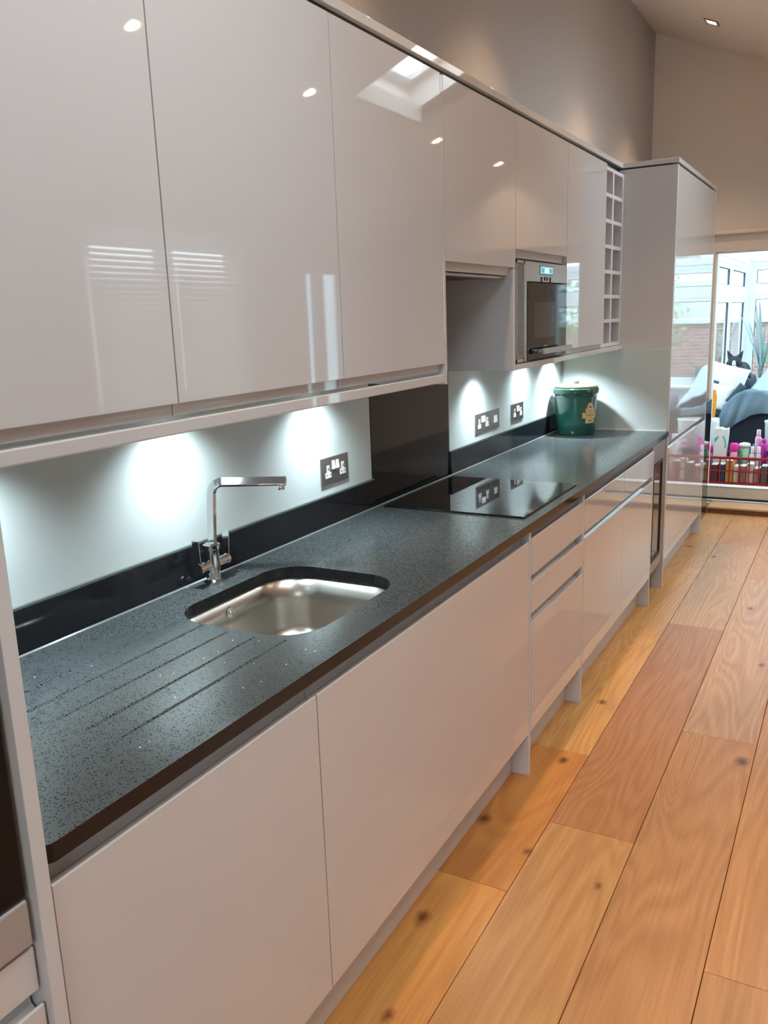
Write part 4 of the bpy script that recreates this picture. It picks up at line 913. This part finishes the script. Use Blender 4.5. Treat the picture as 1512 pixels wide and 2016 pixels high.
t = thing('bowl', 'black bowl resting in the right end of the red crate', 'bowl', (.935, 7.36, bz)); link('shell', lathe(BM(), [(0, bz+.012), (.030, bz+.012), (.034, .30), (.056, .375), (.058, .382), (.054, .382), (.030, .31), (0, .305)], 30, (.945, 7.36)), M['black'], t, smooth=True)
bottle('white pump bottle at the right end of the red crate', 1.06, 7.36, .036, .50, .05, (.82, .82, .80), (.85, .84, .82))
bottle('pink lotion bottle beside the white pump bottle', .995, 7.44, .030, .44, .04, (.75, .25, .45), (.80, .35, .5))
bottle('amber bottle at the far right corner of the red crate', 1.115, 7.43, .028, .41, .03, (.55, .30, .10), (.7, .6, .4))
t = thing('waste_bin', 'round white bin behind the right end of the red crate', 'bin', (.965, 7.66, .05)); link('body', lathe(BM(), [(0, .051), (.10, .051), (.125, .575), (.129, .585), (.122, .585), (.10, .20), (0, .19)], 40, (.965, 7.66)), M['white'], t, smooth=True)
link('rim', lathe(BM(), [(.122, .586), (.130, .586), (.131, .597), (.122, .597)], 40, (.965, 7.66)), M['pvc'], t, smooth=True)
solo('storage_box', 'plain white box added right of the red crate for its bright reflection in the base unit drawers', 'box', B(1.235, 1.95, 7.15, 7.55, .051, .56), M['white'], (1.6, 7.3, .05), bev=.006)  # box added only for the bright patch mirrored in the drawer fronts
# side chair with pillow and sill plants (mirrored in the tall cabinet)
ac = thing('armchair', 'grey armchair further right in the conservatory, mirrored in the tall cabinet', 'armchair', (2.0, 9.2, .05))
gf = fabric('mid_grey_upholstery', (.16, .165, .18), (.20, .205, .22))
link('seat', B(1.60, 2.35, 8.85, 9.50, .12, .46), gf, ac, bev=.05); link('back', B(1.56, 2.40, 9.502, 9.72, .12, .95), gf, ac, bev=.06); link('arm', B(1.40, 1.598, 8.80, 9.50, .10, .66), gf, ac, bev=.06); link('arm', B(2.352, 2.54, 8.80, 9.50, .10, .66), gf, ac, bev=.06)
for (x, y) in ((1.46, 8.86), (2.48, 8.86), (1.62, 9.66), (2.34, 9.66)): link('foot', B(x-.02, x+.02, y-.02, y+.02, .05, .12), M['black'], ac)
solo('cushion', 'round white pillow on the grey armchair', 'cushion', pillow((1.80, 9.38, .68), .42, .40, .16, E3(-18, 8, 0)), whitef, (1.8, 9.38, .68), smooth=True)
def strap_plant(label, x, y, z, n, L, spread, seed, upright=.75, wdt=.016, name='potted_plant'):
    rn = random.Random(seed); t = thing(name, label, 'plant', (x, y, z)); g_ = mottled('leaf_'+name+str(seed), (.20, .26, .26), (.30, .37, .35), 9., .45)
    link('pot', lathe(BM(), [(0, z+.0005), (.050, z+.0005), (.068, z+.09), (.072, z+.10), (.062, z+.10), (.058, z+.09), (0, z+.085)], 30, (x, y)), mat('pot_'+str(seed), (.45, .44, .42), .5), t, smooth=True)
    for i in range(n):
        a = 2*math.pi*i/n+rn.uniform(-.3, .3); l = L*rn.uniform(.65, 1.05); k = rn.uniform(.3, 1)*spread; bm = BM(); pr = None; c_ = Vector((math.cos(a), math.sin(a), 0)); s_ = Vector((-math.sin(a), math.cos(a), 0))
        for j in range(9):
            q = j/8; p = Vector((x, y, z+.08))+c_*(l*k*q**1.4)+Vector((0, 0, l*upright*q-l*.25*k*q*q)); w2 = wdt*(math.sin(math.pi*min(1, .25+q*.75))**.7)+.0008
            p.y = min(p.y, CY1-.015)
            cur = [bm.verts.new(p-s_*w2), bm.verts.new(p+Vector((0, 0, -.004))), bm.verts.new(p+s_*w2)]
            if pr: bm.faces.new((pr[0], pr[1], cur[1], cur[0])); bm.faces.new((pr[1], pr[2], cur[2], cur[1]))
            pr = cur
        link('leaf', bm, g_, t, smooth=True)
strap_plant('tall strap leaved plant on the back sill above the duvet', .50, 10.70, .631, 10, .98, .42, 5, .98, .021)
strap_plant('low spiky rosette plant on the back sill, mirrored in the tall cabinet', 1.40, 10.70, .631, 20, .34, 1.0, 9, .75, .014, 'potted_succulent')
cwx, cwy = .325, 8.62
pts = [(cwx, cwy+.17, .631)]+[(cwx, cwy+.16-.02*i, .70+.045*i) for i in range(8)]
pts += [(cwx, cwy-.03+.035*math.cos(R(a)), 1.06+.035*math.sin(R(a))) for a in range(20, 330, 30)]
solo('wire_ornament', 'thin curled wire stand on the side sill left of the cat', 'ornament', tube(BM(), pts, .004, 6), mat('rusty_wire', (.20, .17, .15), .6, metal=.5), (cwx, cwy, .63), smooth=True)
